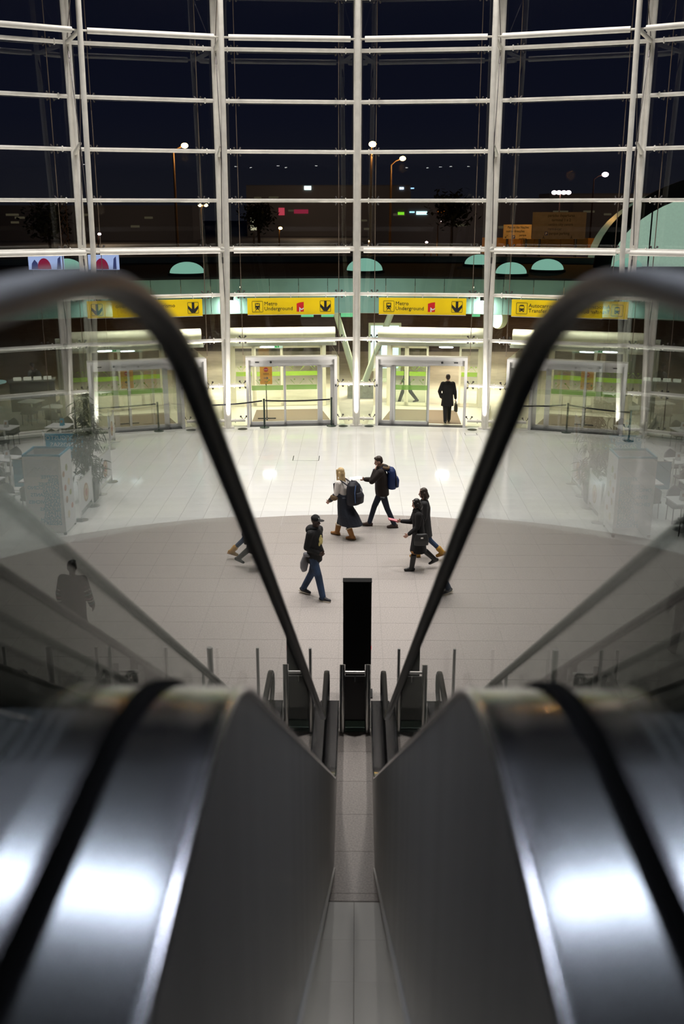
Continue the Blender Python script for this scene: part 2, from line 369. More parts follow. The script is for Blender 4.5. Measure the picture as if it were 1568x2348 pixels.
# ------------------------------------------------------------------ gate, totem and bollards at the foot
t = thing('gap_gate', 'low steel gate with dark infill closing the gap between the escalators', 'gate', (0, 13.2, 0))
for s in (-1, 1):
    MB().tube([(s * .185, 0, 0), (s * .185, 0, 1.06), (s * .185, 0.01, 1.09)], .042, 12).build('upright', m_chrome, t, 40)
MB().tube([(-.17, 0, .97), (.17, 0, .97)], .022, 10).build('top_bar', m_chrome, t, 40)
MB().box((0, 0, .56), (.29, .03, .70)).build('infill_panel', m_black, t)
MB().box((0, 0, .15), (.30, .08, .10)).box((0, 0, .04), (.30, .08, .04)).build('lock_box', M('dark green metal', (.03, .06, .045), .4, .5), t)
MB().tube([(0, -.03, .92), (0, -.03, .83)], .012, 8).build('latch', m_chrome, t, 40)
t = thing('totem_board', 'tall matt black board standing behind the gap gate', 'sign board', (0.03, 14.4, 0))
bm_ = MB(); bm_.box((0, 0, .98), (.44, .16, 1.92)); bm_.build('board', m_matblack, t)
MB().box((0, 0, 1.945), (.45, .17, .012)).build('top_cap', m_matblack, t)
MB().box((0, 0, .01), (.5, .3, .02)).build('base_plate', m_black, t)
MB().box((.222, -.02, .82), (.006, .03, .05)).build('red_glint', E('red glint', (1, 0, .03), .8), t)  # glowing red chip standing in for a glint of red light
bo = None
bl = ['first left', 'first right', 'second left', 'second right', 'third left', 'third right']
for i, (x, r) in enumerate([(-.69, .026), (.67, .026), (-2.12, .026), (2.10, .026), (1.40, .05), (-2.9, .026)]):
    t = thing('bollard', ['slim steel bollard just left of the black totem board', 'slim steel bollard just right of the black totem board', 'slim steel bollard seen through the left balustrade glass, inner of two', 'slim steel bollard seen through the right balustrade glass, outermost',
                          'thick steel bollard right of the black totem board', 'slim steel bollard seen through the left balustrade glass, outermost'][i], 'bollard', (x, 13.95, 0))
    MB().lathe((0, 0, 0), [(r, 0), (r, .99), (r * .9, 1.005), (.001, 1.006)], 16).build('post', m_chrome, t, 40)
    MB().lathe((0, 0, 0), [(r * 1.8, 0), (r * 1.8, .012), (r, .014)], 16).build('flange', m_chrome, t, 40)
mb = MB().box((0, 13.62, .003), (3.9, .62, .012)); tag(mb.build('landing_strip', M('dark stone strip', (.13, .125, .12), .35), fl))
# ------------------------------------------------------------------ curved glass facade
DOORBAYS = (-2, -1, 0, 1)
x_n = 0.62; x_w = HW - x_n
def pane_mesh(x0, x1, z0, z1): return MB().box(((x0 + x1) / 2, 0, (z0 + z1) / 2), (x1 - x0 - .014, .02, z1 - z0 - .014)).mesh('pane', m_glass)
P_n = pane_mesh(-HW, -x_w, 0, LV); P_w = pane_mesh(-x_w, x_w, 0, LV); P_r = pane_mesh(x_w, HW, 0, LV); P_over = pane_mesh(-x_w, x_w, 2.49, 2 * LV)
m_seal = M('silicone joint with orange sheen', (.16, .12, .09), .5)  # seal colour holds the orange light reflected along the joints
SEAL = MB().box((0, 0, 8.4), (.022, .03, 16.8)).mesh('joint_seal', m_seal); SEALD = MB().box((0, 0, 9.68), (.022, .03, 14.3)).mesh('joint_seal', m_seal)
RAIL = MB().tube([(-HW + .05, -.16, 0), (HW - .05, -.16, 0)], .062, 10)
for s in (-1, 1): RAIL.tube([(s * (HW - .42), -.16, -.0), (s * (HW - .39), -.16, 0)], .095, 10)
RAILM = RAIL.mesh('rail', m_white, 40)
STUB = MB()
for s in (-1, 1):
    STUB.tube([(s * (HW - .05), -.16, 0), (s * 1.66, -.16, 0)], .055, 10).tube([(s * (HW - .30), -.16, 0), (s * (HW - .27), -.16, 0)], .09, 10)
STUBM = STUB.mesh('rail', m_white, 40)
def spider(mb, x, z, lo=True, hi=True):
    for dx in (-.1, .1):
        for dz in ([.11] if hi else []) + ([-.11] if lo else []):
            mb.tube([(x, -.14, z), (x + dx, -.05, z + dz), (x + dx, -.012, z + dz)], .014, 6).ell((x + dx, -.03, z + dz), (.036, .026, .036), n=8, m=5)
SP = MB()
for k in range(2, NLEV):
    for s in (-1, 1): spider(SP, s * x_w, k * LV)
SPM = SP.mesh('spider_fittings', m_bolt, 40)
SP2 = MB()
for s in (-1, 1): spider(SP2, s * 1.72, 1.5); spider(SP2, s * 1.72, .25, lo=False)
SPD = SP2.mesh('spider_fittings', m_bolt, 40)
side = {-5: 'far left outermost', -4: 'far left', -3: 'left, beyond the doors', -2: 'over the outer left door', -1: 'over the stop-notice door left of the central mast', 0: 'over the open door right of the central mast', 1: 'over the outer right door', 2: 'right, beyond the doors', 3: 'far right', 4: 'far right outermost'}
for b in range(-5, 5):
    phi = (b + .5) * STEP; X, Y = polar(phi, RC)
    w = thing('window_%d' % (b + 6), 'glazed facade bay ' + side[b], 'window', (X, Y, 0), -phi, kind='structure')
    for k in range(NLEV):
        z = k * LV
        door = b in DOORBAYS
        for me in ([P_n, P_r] if door and k < 2 else [P_n, P_w, P_r]):
            o = link('pane', me, w); o.location = (0, .03, z)
        if k >= 1 or not door:
            if door and k == 1: o = link('rail', STUBM, w); o.location = (0, 0, 1.5)
            else: o = link('rail', RAILM, w); o.location = (0, 0, z if k else .25)
        else: o = link('rail', STUBM, w); o.location = (0, 0, .25)
    if b in DOORBAYS: o = link('pane', P_over, w); o.location = (0, .03, 0)
    for q in (-1, 1): link('joint_seal', SEAL if b not in DOORBAYS else SEALD, w).location = (q * x_w, .03, 0)
    link('spider_fittings', SPM, w, 'stuff')
    link('spider_fittings', SPD, w, 'stuff')
    for z, d, r in ((6.14, 2.1, .085), (12.28, 2.5, .085)):
        y = -d * cos(STEP / 2); h = (R - d) * sin(STEP / 2)
        mb = MB().tube([(-h + .22, y, z), (h - .22, y, z)], r, 12).tube([(-h + .04, y, z), (-h + .22, y, z)], .03, 8).tube([(h - .22, y, z), (h - .04, y, z)], .03, 8)
        mb.build('ring_beam', m_white, w, 40)
OUT = MB()
for s in (-1, 1): OUT.tube([(s * .075, -.06, 0), (s * .075, -.06, 17.4)], .058, 10)
OUT.box((0, -.03, 8.7), (.10, .08, 17.4)).box((0, -.08, .02), (.42, .34, .04))
INN = MB().tube([(0, -.2, .03), (0, -2.1, 6.14), (0, -2.5, 12.28), (0, -2.75, 17.4)], .082, 12)
STR = MB().tube([(0, -.08, 12.28), (0, -2.5, 12.28)], .065, 10)
STL = MB().tube([(0, -.08, 6.14), (0, -2.1, 6.14)], .06, 10)
ST2 = MB().tube([(0, -.08, 9.1), (0, -1.15, 9.32)], [.075, .045], 10)
ST3 = MB().tube([(0, -.08, 3.08), (0, -1.05, 3.22)], [.06, .04], 10)
CABS = []
for a, b_ in (((0, -.15, 12.15), (0, -1.15, 9.3)), ((0, -1.15, 9.3), (0, -2.05, 6.3)), ((0, -2.45, 12.15), (0, -1.15, 9.3)), ((0, -1.15, 9.3), (0, -.15, 6.3)), ((0, -2.6, 14.5), (0, -.15, 12.4)), ((0, -.15, 6.0), (0, -1.05, 3.2))):
    c_ = V(a).lerp(V(b_), .05); d_ = V(a).lerp(V(b_), .12)
    CABS.append(MB().tube([a, tuple(c_), tuple(c_.lerp(d_, .02)), tuple(d_), tuple(d_.lerp(V(b_), .002)), b_], [.013, .013, .026, .026, .013, .013], 6).mesh('tie_cable', m_bolt, 40))
parts = [('outer_mullion', OUT.mesh('outer_mullion', m_white, 40)), ('inner_tube', INN.mesh('inner_tube', m_white, 40)), ('strut', STR.mesh('strut', m_white, 40)), ('strut', STL.mesh('strut', m_white, 40)), ('tie_strut', ST2.mesh('tie_strut', m_white, 40)), ('tie_strut', ST3.mesh('tie_strut', m_white, 40))] + [('tie_cable', q) for q in CABS]
ml = {-5: 'outermost at the far left wall', -4: 'fifth from centre at far left', -3: 'outside left, beyond the left balustrade', -2: 'left of the outer left door', -1: 'between the two left doors', 0: 'at the middle of the facade between the two underground signs', 1: 'between the two right doors', 2: 'right of the outer right door', 3: 'outside right, beyond the right balustrade', 4: 'fifth from centre at far right', 5: 'outermost at the far right wall'}
for k in range(-5, 6):
    phi = k * STEP; X, Y = polar(phi, R - .12)
    t = thing('facade_mast', 'white steel truss mast ' + ml[k], 'mast', (X, Y, 0), -phi, 'white facade masts')
    for n_, me in parts: link(n_, me, t)
    U, V_ = polar(phi, R - 1.0); area('mast_uplight', (U, V_, .05), .25, 42, (1, .94, .85), rot=(radians(176), 0, -phi), spread=70)
# ------------------------------------------------------------------ sliding doors
def framed(mb, x0, x1, z0, z1, y, fw, dep, bot=None):
    bt = bot or fw
    mb.box(((x0 + x1) / 2, y, z1 - fw / 2), (x1 - x0, dep, fw)).box(((x0 + x1) / 2, y, z0 + bt / 2), (x1 - x0, dep, bt))
    mb.box((x0 + fw / 2, y, (z0 + z1) / 2), (fw, dep, z1 - z0 - .001)).box((x1 - fw / 2, y, (z0 + z1) / 2), (fw, dep, z1 - z0 - .001))
def leaf(d, x0, x1, z0, z1, y, m=m_alu, name='leaf', green=0, fw=.06):
    mb = MB(); framed(mb, x0, x1, z0, z1, y, fw, .045, .12); o = mb.build(name, m, d)
    MB().box(((x0 + x1) / 2, y, (z0 + z1) / 2 + .03), (x1 - x0 - 2 * fw + .01, .012, z1 - z0 - fw - .10)).build('pane', m_dglass, o)
    if green:
        a, c = x0 + fw + .02, x1 - fw - .02; dk = MB()
        for zz, hh in ((1.36, .17),) if green == 1 else ((1.27, .17),):
            dk.box(((a + c) / 2, y - .009, zz), (c - a, .003, hh))
            for q in range(3):
                xx = a + (c - a) * (.2 + .3 * q); dk.box((xx, y - .009, zz + .2), (.012, .003, .22), ry=.7 if q % 2 else -.7).lathe((0, 0, 0), [(.03, -.002), (.03, .002)], 8, mtx=Matrix.Translation((xx + .07, y - .009, zz + .28)) @ Matrix.Rotation(pi / 2, 4, 'X'))
        dk.build('green_decal', m_green2 if green == 1 else m_green, o)
    return o
dn = 0
dl = {-2: 'closed automatic sliding door at the outer left of the facade', -1: 'closed automatic sliding door with stop notice behind its glass', 0: 'half open automatic sliding door with a man walking through', 1: 'closed automatic sliding door at the outer right of the facade'}
for b in DOORBAYS:
    dn += 1; phi = (b + .5) * STEP; X, Y = polar(phi, RC); mir = -1 if b >= 0 else 1
    d = thing('door_%d' % dn, dl[b], 'door', (X, Y, 0), -phi, kind='structure')
    f_ = MB(); f_.box((-1.55, 0, 1.235), (.10, .42, 2.47)).box((1.55, 0, 1.235), (.10, .42, 2.47)).box((0, 0, 2.42), (3.0, .42, .10)); f_.build('frame', m_alu, d)
    MB().box((0, -.02, 2.27), (2.98, .2, .2)).build('header', m_alu, d)
    MB().box((0, 0, .012), (3.0, .3, .024)).build('threshold', m_dsteel, d)
    a = lambda x: x * mir
    def lf(x0, x1, y, **k): p, q = sorted((a(x0), a(x1))); return leaf(d, p, q, .03, 2.17, y, **k)
    lf(.98, 1.5, .10, name='side_screen', fw=.12)
    if b == 0:
        lf(-.30, .98, .03, green=1); lf(-.26, .96, .09)
    else:
        lf(-1.49, -.22, .03, green=1); lf(-.26, .98, .09, green=1)
    s_ = MB(); s_.ell((a(-.72), -.14, 2.28), (.04, .03, .04)); s_.build('motion_sensor', m_black, d, 40)
    MB().box((a(-1.2), -.125, 2.28), (.14, .01, .035)).build('maker_plate', m_dsteel, d)
    MB().box((a(1.55), -.215, 1.45), (.05, .015, .07)).build('push_button', m_dsteel, d)
# ------------------------------------------------------------------ vestibules behind the doors
vl = {-2: 'cream lit vestibule behind the outer left door', -1: 'cream lit vestibule behind the stop-notice door', 0: 'cream lit vestibule behind the open door', 1: 'cream lit vestibule behind the outer right door'}
for b in DOORBAYS:
    phi = (b + .5) * STEP; X, Y = polar(phi, RC); mir = -1 if b >= 0 else 1; rot = -phi
    v = thing('vestibule', vl[b], 'vestibule', (X, Y, 0), rot, kind='structure'); a = lambda x: x * mir
    pl = [(a(-2.27), .12), (a(1.9), .12), (a(1.95), 4.3), (a(-2.6), 4.3)]; MB().slab(pl if mir > 0 else pl[::-1], -.25, -.004).build('stone_floor', m_cream, v)
    fr = MB()
    for x in (a(-2.15), a(1.42)):
        fr.box((x, 3.7, 1.25), (.14, .14, 2.5))
    fr.box((a(-.36), 3.7, 2.45), (3.7, .14, .16)); fr.build('outer_frame', m_cream, v)
    po = MB()
    for q, yy in enumerate((2.2, 3.1)): MB().tube([(a(-2.36 - .06 * q), yy, 0), (a(-2.36 - .06 * q), yy, 2.9)], .085, 12).build('column', m_cream, v, 40)
    MB().box((a(-.32), 2.1, 2.84), (3.9, 3.4, .12)).build('ceiling_panel', m_cream, v)
    MB().tube([(a(-2.36), .95, 3.16), (a(1.62), .95, 3.16)], .21, 20).build('canopy_tube', m_cream, v, 40)
    MB().box((a(-.35), .95, 2.90), (4.0, .25, .08)).build('canopy_gutter', m_teal, v)
    for x in (a(1.72),):
        MB().box((x, 2.0, 1.2), (.016, 3.2, 2.3)).build('side_glass', m_dglass, v)
    for i_, (x0, x1, y) in enumerate([(a(-2.1), a(-1.3), 3.72), (a(-1.3), a(-.2), 3.66), (a(-.25), a(1.36), 3.73)] if b else [(-1.36, -.72, 3.72), (-.72, .12, 3.66), (1.3, 2.1, 3.72)]):
        p, q = sorted((x0, x1)); leaf(v, p, q, .02, 2.34, y, m_cream, 'outer_leaf', green=2, fw=.08)
    lampo = MB().lathe((0, 0, 0), [(.001, .03), (.26, .03), (.26, 0), (.001, -.01)], 20, 1, .5, Matrix.Translation((a(-.80), 2.6, 2.44))).build('ceiling_lamp', m_lampcool, v); MB().tube([(a(-.80), 2.6, 2.44), (a(-.80), 2.6, 2.8)], .02, 8).build('lamp_stem', m_cream, v, 40)
    light = area('vestibule_lamp', (X + 2.0 * sin(phi), Y + 2.0 * cos(phi), 2.7), 3.2, 135 if b in (-1, 0) else 80, (1, .92, .72), rot=(0, 0, rot), shape='RECTANGLE', sy=2.2, spread=140)
    # added warm fill brightening the canopy tube, no fixture behind it
    area('canopy_wash', (X + .55 * sin(phi), Y + .55 * cos(phi), 4.2), 3.6, 60, (1, .93, .74), rot=(radians(18), 0, rot), shape='RECTANGLE', sy=.12, spread=95)
    mt = MB().slab([(-1.45, .45), (1.45, .45), (1.25, 2.9), (-1.25, 2.9)], 0, .012).build('entrance_mat', m_mat); mt.location = (X, Y, 0); mt.rotation_euler = (0, 0, rot)
    tag(mt, 'brown entrance mat on the floor of the ' + vl[b][10:], 'mat', 'brown entrance mats')
    if b == 0: continue
    ex = thing('exit_sign', 'small green running-man exit sign over the ' + ['outer left', 'stop-notice', 'open', 'outer right'][dn - 4 + DOORBAYS.index(b)] + ' vestibule', 'exit sign', (X + 3.55 * sin(phi) + a(-.4) * cos(phi), Y + 3.55 * cos(phi) - a(-.4) * sin(phi), 2.28), rot, 'green exit signs')
    MB().box((0, 0, .09), (.44, .04, .18)).build('sign_box', E('pale exit panel', (.75, .95, .70), .9), ex)
    gp = MB().box((0, -.022, .09), (.16, .004, .14)); gp.build('green_field', M('exit green', (0, .25, .06), .5, emit=(0, .3, .08), es=.5), ex)
    MB().ell((-.005, -.026, .125), (.016, .004, .016), n=8, m=5).box((0, -.026, .085), (.02, .004, .06), ry=.3).box((.02, -.026, .05), (.05, .004, .012), ry=.6).build('runner_figure', m_paper, ex)
    # stop notice on a pole
    if b != 0:
        off = a(-.88) if b == -1 else a(-.2)
        st = thing('stop_notice', 'orange stop notice on a black pole inside the ' + vl[b][10:], 'notice', (X + 1.15 * sin(phi) + off * cos(phi), Y + 1.15 * cos(phi) - off * sin(phi), .014), rot, 'orange stop notices')
        MB().tube([(0, 0, .01), (0, 0, 1.75)], .018, 10).build('pole', m_black, st, 40)
        MB().box((0, 0, .02), (.66, .05, .035)).box((0, 0, .02), (.05, .5, .035)).build('cross_foot', m_black, st)
        MB().box((0, -.03, 1.62), (.44, .015, .66)).build('board', m_orange, st)
        MB().box((0, -.03, 1.955), (.46, .03, .02)).build('clamp_rail', m_alu, st)
        oc = [(.085 * cos(pi / 8 + k * pi / 4), 1.82 + .085 * sin(pi / 8 + k * pi / 4)) for k in range(8)]
        MB().prism(oc, -.042, -.038).build('stop_octagon', M('stop red', (.6, .02, .02), .5), st)
        text('stop_lettering', 'STOP', .05, m_paper, st, (0, -.044, 1.803), 'CENTER', bold=.001)
        text('notice_lettering', 'SAÍDA', .075, m_ink, st, (0, -.04, 1.64), 'CENTER')
        text('notice_lettering', 'EXIT', .055, m_ink, st, (0, -.04, 1.36), 'CENTER')
        MB().box((-.015, -.041, 1.515), (.14, .004, .02)).box((.045, -.041, 1.532), (.075, .004, .02), ry=.8).box((.045, -.041, 1.498), (.075, .004, .02), ry=-.8).build('exit_arrow', m_ink, st)
# ------------------------------------------------------------------ yellow signs
def sign(b, kind, label):
    phi = (b + .5) * STEP; X, Y = polar(phi, RC - .5)
    s = thing('direction_sign', label, 'sign', (X, Y, 3.96), -phi)
    MB().box((0, 0, .28), (2.96, .10, .55)).build('sign_face', m_yellow, s)
    MB().box((0, 0, -.003), (2.96, .11, .012)).build('lit_underside', m_paper, s)  # white strip stands for the lit underside of the sign
    hg = MB()
    for x in (-1.2, 0, 1.2): hg.tube([(x, 0, .55), (x, .28, .66)], .012, 6)
    hg.build('hanger', m_alu, s)
    y = -.053
    def frame_sq(cx, cz, h, w=.012):
        mb = MB(); 
        for dx in (-1, 1): mb.box((cx + dx * h, y, cz), (w, .006, 2 * h - .03)).box((cx, y, cz + dx * h), (2 * h - .03, .006, w))
        for dx in (-1, 1):
            for dz in (-1, 1): mb.box((cx + dx * (h - .008), y, cz + dz * (h - .008)), (.03, .006, w), ry=dx * dz * pi / 4)
        return mb
    ic = frame_sq(-1.14, .275, .18); ic.build('pictogram_frame', m_ink, s)
    pc = MB(); cx, cz = -1.14, .275
    if kind == 'metro':
        pc.box((cx, y, cz + .105), (.10, .006, .02)).box((cx - .068, y, cz + .05), (.025, .006, .13)).box((cx + .068, y, cz + .05), (.025, .006, .13)).box((cx, y, cz - .0), (.16, .006, .055))
        pc.prism([(cx - .08, cz - .02), (cx + .08, cz - .02), (cx + .08, cz - .06), (cx + .05, cz - .09), (cx - .05, cz - .09), (cx - .08, cz - .06)], y - .004, y + .003)
        pc.box((cx - .055, y, cz - .115), (.085, .006, .016), ry=-.95).box((cx + .055, y, cz - .115), (.085, .006, .016), ry=.95)
        pc.box((cx, y, cz + .085), (.05, .0065, .012))
        pc.build('train_pictogram', m_ink, s)
        lm = MB()
        for dx in (-.045, .045): lm.lathe((0, 0, 0), [(.016, -.002), (.016, .002)], 10, mtx=Matrix.Translation((cx + dx, y - .004, cz - .045)) @ Matrix.Rotation(pi / 2, 4, 'X'))
        lm.build('pictogram_lamp', m_yellow, s)
    else:
        pc.prism([(cx - .085, cz + .06), (cx - .07, cz + .10), (cx - .04, cz + .115), (cx + .04, cz + .115), (cx + .07, cz + .10), (cx + .085, cz + .06), (cx + .085, cz + .045), (cx + .065, cz + .075), (cx - .065, cz + .075), (cx - .085, cz + .045)], y - .003, y + .003)
        pc.box((cx - .078, y, cz + .02), (.014, .006, .09)).box((cx + .078, y, cz + .02), (.014, .006, .09)).box((cx, y, cz - .045), (.17, .006, .085)).box((cx - .055, y, cz - .10), (.035, .006, .03)).box((cx + .055, y, cz - .10), (.035, .006, .03))
        pc.build('bus_pictogram', m_ink, s)
        lm = MB()
        for dx in (-.055, .055): lm.lathe((0, 0, 0), [(.014, -.002), (.014, .002)], 10, mtx=Matrix.Translation((cx + dx, y - .004, cz - .055)) @ Matrix.Rotation(pi / 2, 4, 'X'))
        lm.build('pictogram_lamp', m_yellow, s)
    tx = ('Metro', 'Underground') if kind == 'metro' else ('Autocarros Turismo', 'Transfer Bus')
    for q, tt in enumerate(tx): text('lettering', tt, .178, m_ink, s, (-.915, y, .315 - .165 * q), bold=0.0, depth=.003)
    if kind == 'metro':
        MB().prism([(.19, .10), (.43, .10), (.43, .425), (.30, .405), (.19, .37)], y - .003, y + .003).build('red_emblem', m_red, s)
        MB().prism([(.275, .095), (.275, .26), (.355, .19), (.43, .235), (.43, .195), (.355, .145), (.315, .175), (.315, .095)], y - .006, y - .002).build('white_letter', m_paper, s)
    ax = 1.17; frame_sq(ax, .275, .18).build('arrow_frame', m_ink, s)
    ar = MB().box((ax, y, .36), (.085, .006, .18)).prism([(ax - .17, .355), (ax - .17, .25), (ax - .06, .11), (ax + .06, .11), (ax + .17, .25), (ax + .17, .355), (ax + .045, .235), (ax + .0425, .29), (ax - .0425, .29), (ax - .045, .235)], y - .003, y + .003)
    ar.build('arrow', m_ink, s)
sign(-2, 'bus', 'yellow bus sign hanging over the outer left door'); sign(-1, 'metro', 'yellow underground sign over the stop-notice door, left of the central mast')
sign(0, 'metro', 'yellow underground sign over the open door, right of the central mast'); sign(1, 'bus', 'yellow bus transfer sign hanging over the outer right door')
# ------------------------------------------------------------------ outside: ground, canopy, skylights
struct('ground', MB().slab([(-70, 20), (-23, 20), (-23, 24), (-13, 32), (0, 34.7), (13, 32), (23, 24), (23, 20), (70, 20), (70, 56), (-70, 56)], -.4, -.26), m_pave, 'pale pavement outside the glass facade', 'pavement')
struct('road', MB().slab([(-220, 56), (220, 56), (420, 640), (-420, 640)], -.5, -.30), m_road, 'dark asphalt road beyond the canopy', 'road')
RF = 28.3
cp = thing('canopy', 'curved canopy with teal fascia panels and dark roof over the pavement', 'canopy', (0, 0, 0), kind='structure')
A0, A1, DA = -45.6, 45.6, 2.4; k = A0
FPM = {}
while k < A1:
    a0, a1 = radians(k + .02), radians(k + DA - .02); p0, p1 = polar(a0, RF), polar(a1, RF); q0, q1 = polar(a0, RF + .06), polar(a1, RF + .06)
    MB().slab([p0, p1, q1, q0], 3.32, 4.70).build('fascia_panel', m_teal, cp)
    k += DA
def ringslab(mb, r0, r1, z0, z1, a0, a1, n):
    for i in range(n):
        b0, b1 = radians(a0 + (a1 - a0) * i / n), radians(a0 + (a1 - a0) * (i + 1) / n)
        mb.slab([polar(b0, r0), polar(b1, r0), polar(b1, r1), polar(b0, r1)], z0, z1)
mb = MB(); ringslab(mb, RF + .08, RF + 13.5, 4.5, 4.68, A0, A1, 40); mb.build('roof_deck', m_roof, cp)
mb = MB(); ringslab(mb, RF - .02, RF + .10, 4.70, 4.78, A0, A1, 40); mb.build('roof_edge', m_roof, cp)
mb = MB(); ringslab(mb, RF + 13.3, RF + 13.6, 4.68, 4.98, A0, A1, 40); mb.build('rear_kerb', M('grey kerb', (.16, .165, .16), .6), cp)
mb = MB(); ringslab(mb, RF + .08, RF + 13.5, 3.30, 3.42, A0, A1, 40); mb.build('underside', m_cream, cp)
for i, (x, y, r, h) in enumerate([(-7.25, 43.6, .74, .46), (.35, 45.6, .80, .52), (6.05, 50.8, .72, .46), (6.55, 43.5, .66, .46), (8.6, 46.3, .72, .46), (12.8, 48.6, .66, .4), (-13.2, 46.4, .7, .46)]):
    t = thing('skylight_dome', 'teal lit skylight dome on the canopy roof, ' + ['behind the outer left bay', 'just right of the central mast', 'far one left of the right inner mast', 'just right of the right inner mast', 'below the road signs', 'in front of the big lit glass shell', 'behind the far left bay'][i], 'skylight', (x, y, 4.68))
    MB().lathe((0, 0, 0), [(r * 1.12, 0), (r * 1.12, .10), (r, .11)], 24).build('kerb', m_roof, t, 40)
    MB().lathe((0, 0, .10), [(r * cos(q * pi / 16), h * sin(q * pi / 16)) for q in range(8)] + [(.01, h)], 24).build('dome', m_domeglow, t, 60)
# big frosted shell
t = thing('glass_shell', 'big teal lit frosted glass shell rising beyond the canopy roof', 'shell roof', (18.2, 50.5, 4.68))
def shell_mb(rx, rz, y0, y1, n=28, th=.08):
    mb = MB(); rs = []
    for i in range(n + 1):
        a = pi * i / n; rs.append([(-rx * cos(a), y0, rz * sin(a)), (-rx * cos(a), y1, rz * sin(a)), (-(rx - th) * cos(a), y1, (rz - th) * sin(a)), (-(rx - th) * cos(a), y0, (rz - th) * sin(a))])
    return mb.rings(rs)
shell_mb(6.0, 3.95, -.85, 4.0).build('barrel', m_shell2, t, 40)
for q in range(6):
    x0, x1 = -5.85 + q * 1.95, -5.85 + (q + 1) * 1.95 - .06; pts = [(x0, 0)] + [(x1, 0)]
    for j in range(9):
        x = x1 + (x0 - x1) * j / 8; pts.append((x, 3.8 * sqrt(max(0, 1 - (x / 5.9) ** 2))))
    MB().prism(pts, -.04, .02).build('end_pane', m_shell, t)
shell_mb(6.8, 4.42, -1.1, -.87, th=.80).build('rim', m_roof, t, 40)
shell_mb(5.98, 3.92, -.08, .04, th=.12).build('frame_arch', m_gasket, t, 40)
for q, x in enumerate((-3.9, -1.95, 0, 1.95, 3.9)): MB().box((x - .03, -.01, 1.9 * sqrt(1 - (x / 5.9) ** 2)), (.07, .08, 3.8 * sqrt(1 - (x / 5.9) ** 2))).build('glazing_bar', m_gasket, t)
# V columns
for i, dg in enumerate((0.35, -33, 33)):
    X, Y = polar(radians(dg), 28.9)
    t = thing('raking_column', 'pair of pale green raking columns on a concrete block ' + ['behind the central mast', 'far out on the left pavement', 'far out on the right pavement'][i], 'column', (X, Y, -.26), -radians(dg))
    MB().slab([(-.55, -.4), (.55, -.4), (.55, .4), (-.55, .4)], 0, .55).build('concrete_block', m_conc, t)
    for s, x1 in ((-1, -.95), (1, 1.15)):
        MB().tube([(.15 * s, 0, .55), (x1 * 1.12, .3 if s < 0 else 0, 3.58)], .13, 14).build('leg', m_palecol, t, 40)
        MB().tube([(.12 * s, 0, .55), (.12 * s, 0, .68)], .17, 12).build('foot_flange', m_palecol, t, 40)
# wall-washer lamps on the fascia and lights under the canopy, plus unseen fills
for i, dg in enumerate((-33, -19.5, -10.5, 10.5, 19.5, 33)):
    X, Y = polar(radians(dg), RF - .55)
    t = thing('wall_lamp', 'small black lamp washing the teal fascia, ' + ['far left', 'outer left', 'left of the left underground sign', 'right of the right underground sign', 'outer right', 'far right'][i], 'lamp', (X, Y, 4.05), -radians(dg), 'fascia lamps')
    MB().box((0, 0, 0), (.26, .2, .28)).build('housing', m_black, t); MB().box((0, .3, .08), (.05, .5, .05)).build('bracket', m_black, t)
    MB().box((0, 0, -.146), (.2, .15, .012)).build('diffuser', m_lampcool, t)
    area('fascia_spot', (X, Y, 3.85), .22, 36, (1, .97, .85), rot=(radians(38), 0, -radians(dg)), spread=150)
for dg in (-19, -10, 0, 10, 19):
    X, Y = polar(radians(dg), RF + 1.6)
    area('canopy_lamp', (X, Y, 3.2), 1.2, 200, (1, .93, .70), spread=130)
for dg in (-9, 9):
    X, Y = polar(radians(dg), RF + 12.3); area('road_fill', (X, Y, 3.1), 2.0, 160, (1, .86, .66), rot=(radians(55), 0, -radians(dg)))  # added fill under the rear roof edge, brightening the road beyond
    X, Y = polar(radians(dg), RF + 8)
    area('canopy_lamp', (X, Y, 3.2), 1.5, 110, (1, .9, .68), spread=130)
for dg in (-24, 0, 24):
    X, Y = polar(radians(dg), RC + 3.0)
    area('fascia_fill', (X, Y, 3.6), 2.2, 42 if dg == 0 else 12, (.88, 1, 1), rot=(radians(75), 0, -radians(dg)), shape='RECTANGLE', sy=.3)  # added fill lifting the teal fascia, no fixture stands there
# lit advert, clock, exterior furniture
t = thing('advert_panel', 'backlit white advert panel on a foot beyond the raking columns', 'advert', (1.30, 46.2, -.26))
MB().box((0, .06, 1.55), (1.5, .18, 2.2)).build('case', m_palecol, t); MB().box((0, -.045, 1.56), (1.28, .02, 1.95)).build('lit_face', m_advert, t)
MB().box((0, .06, .24), (.30, .16, .46)).build('stem', m_palecol, t); MB().lathe((0, .06, 0), [(.55, 0), (.55, .06), (.3, .12)], 20).build('foot', m_palecol, t, 40)
ad = MB()
for q in range(7): ad.box((-.3 + .18 * (q % 4), -.057, 2.3 - .24 * q), (.16, .004, .10))
ad.build('advert_print', M('pale blue print', (.55, .85, .9), .5, emit=(.5, .85, .95), es=.9), t)
t = thing('round_sign', 'round backlit sign hanging under the canopy right of the inner mast', 'sign', (6.0, 42.6, 2.98), radians(-58))
for nm, pr, mm in (('rim', [(.40, -.13), (.43, 0), (.40, .13)], m_palecol), ('lit_face', [(.001, .135), (.37, .133), (.37, .128)], m_advert)):
    MB().lathe((0, 0, 0), pr, 28, mtx=Matrix.Rotation(pi / 2, 4, 'X')).build(nm, mm, t, 40)
MB().tube([(0, 0, .40), (0, 0, .72)], .03, 8).build('stem', m_palecol, t)
m_gp = E('green light patch', (.25, .85, .40), .75)  # glowing sheets stand for patches of green light under the canopy
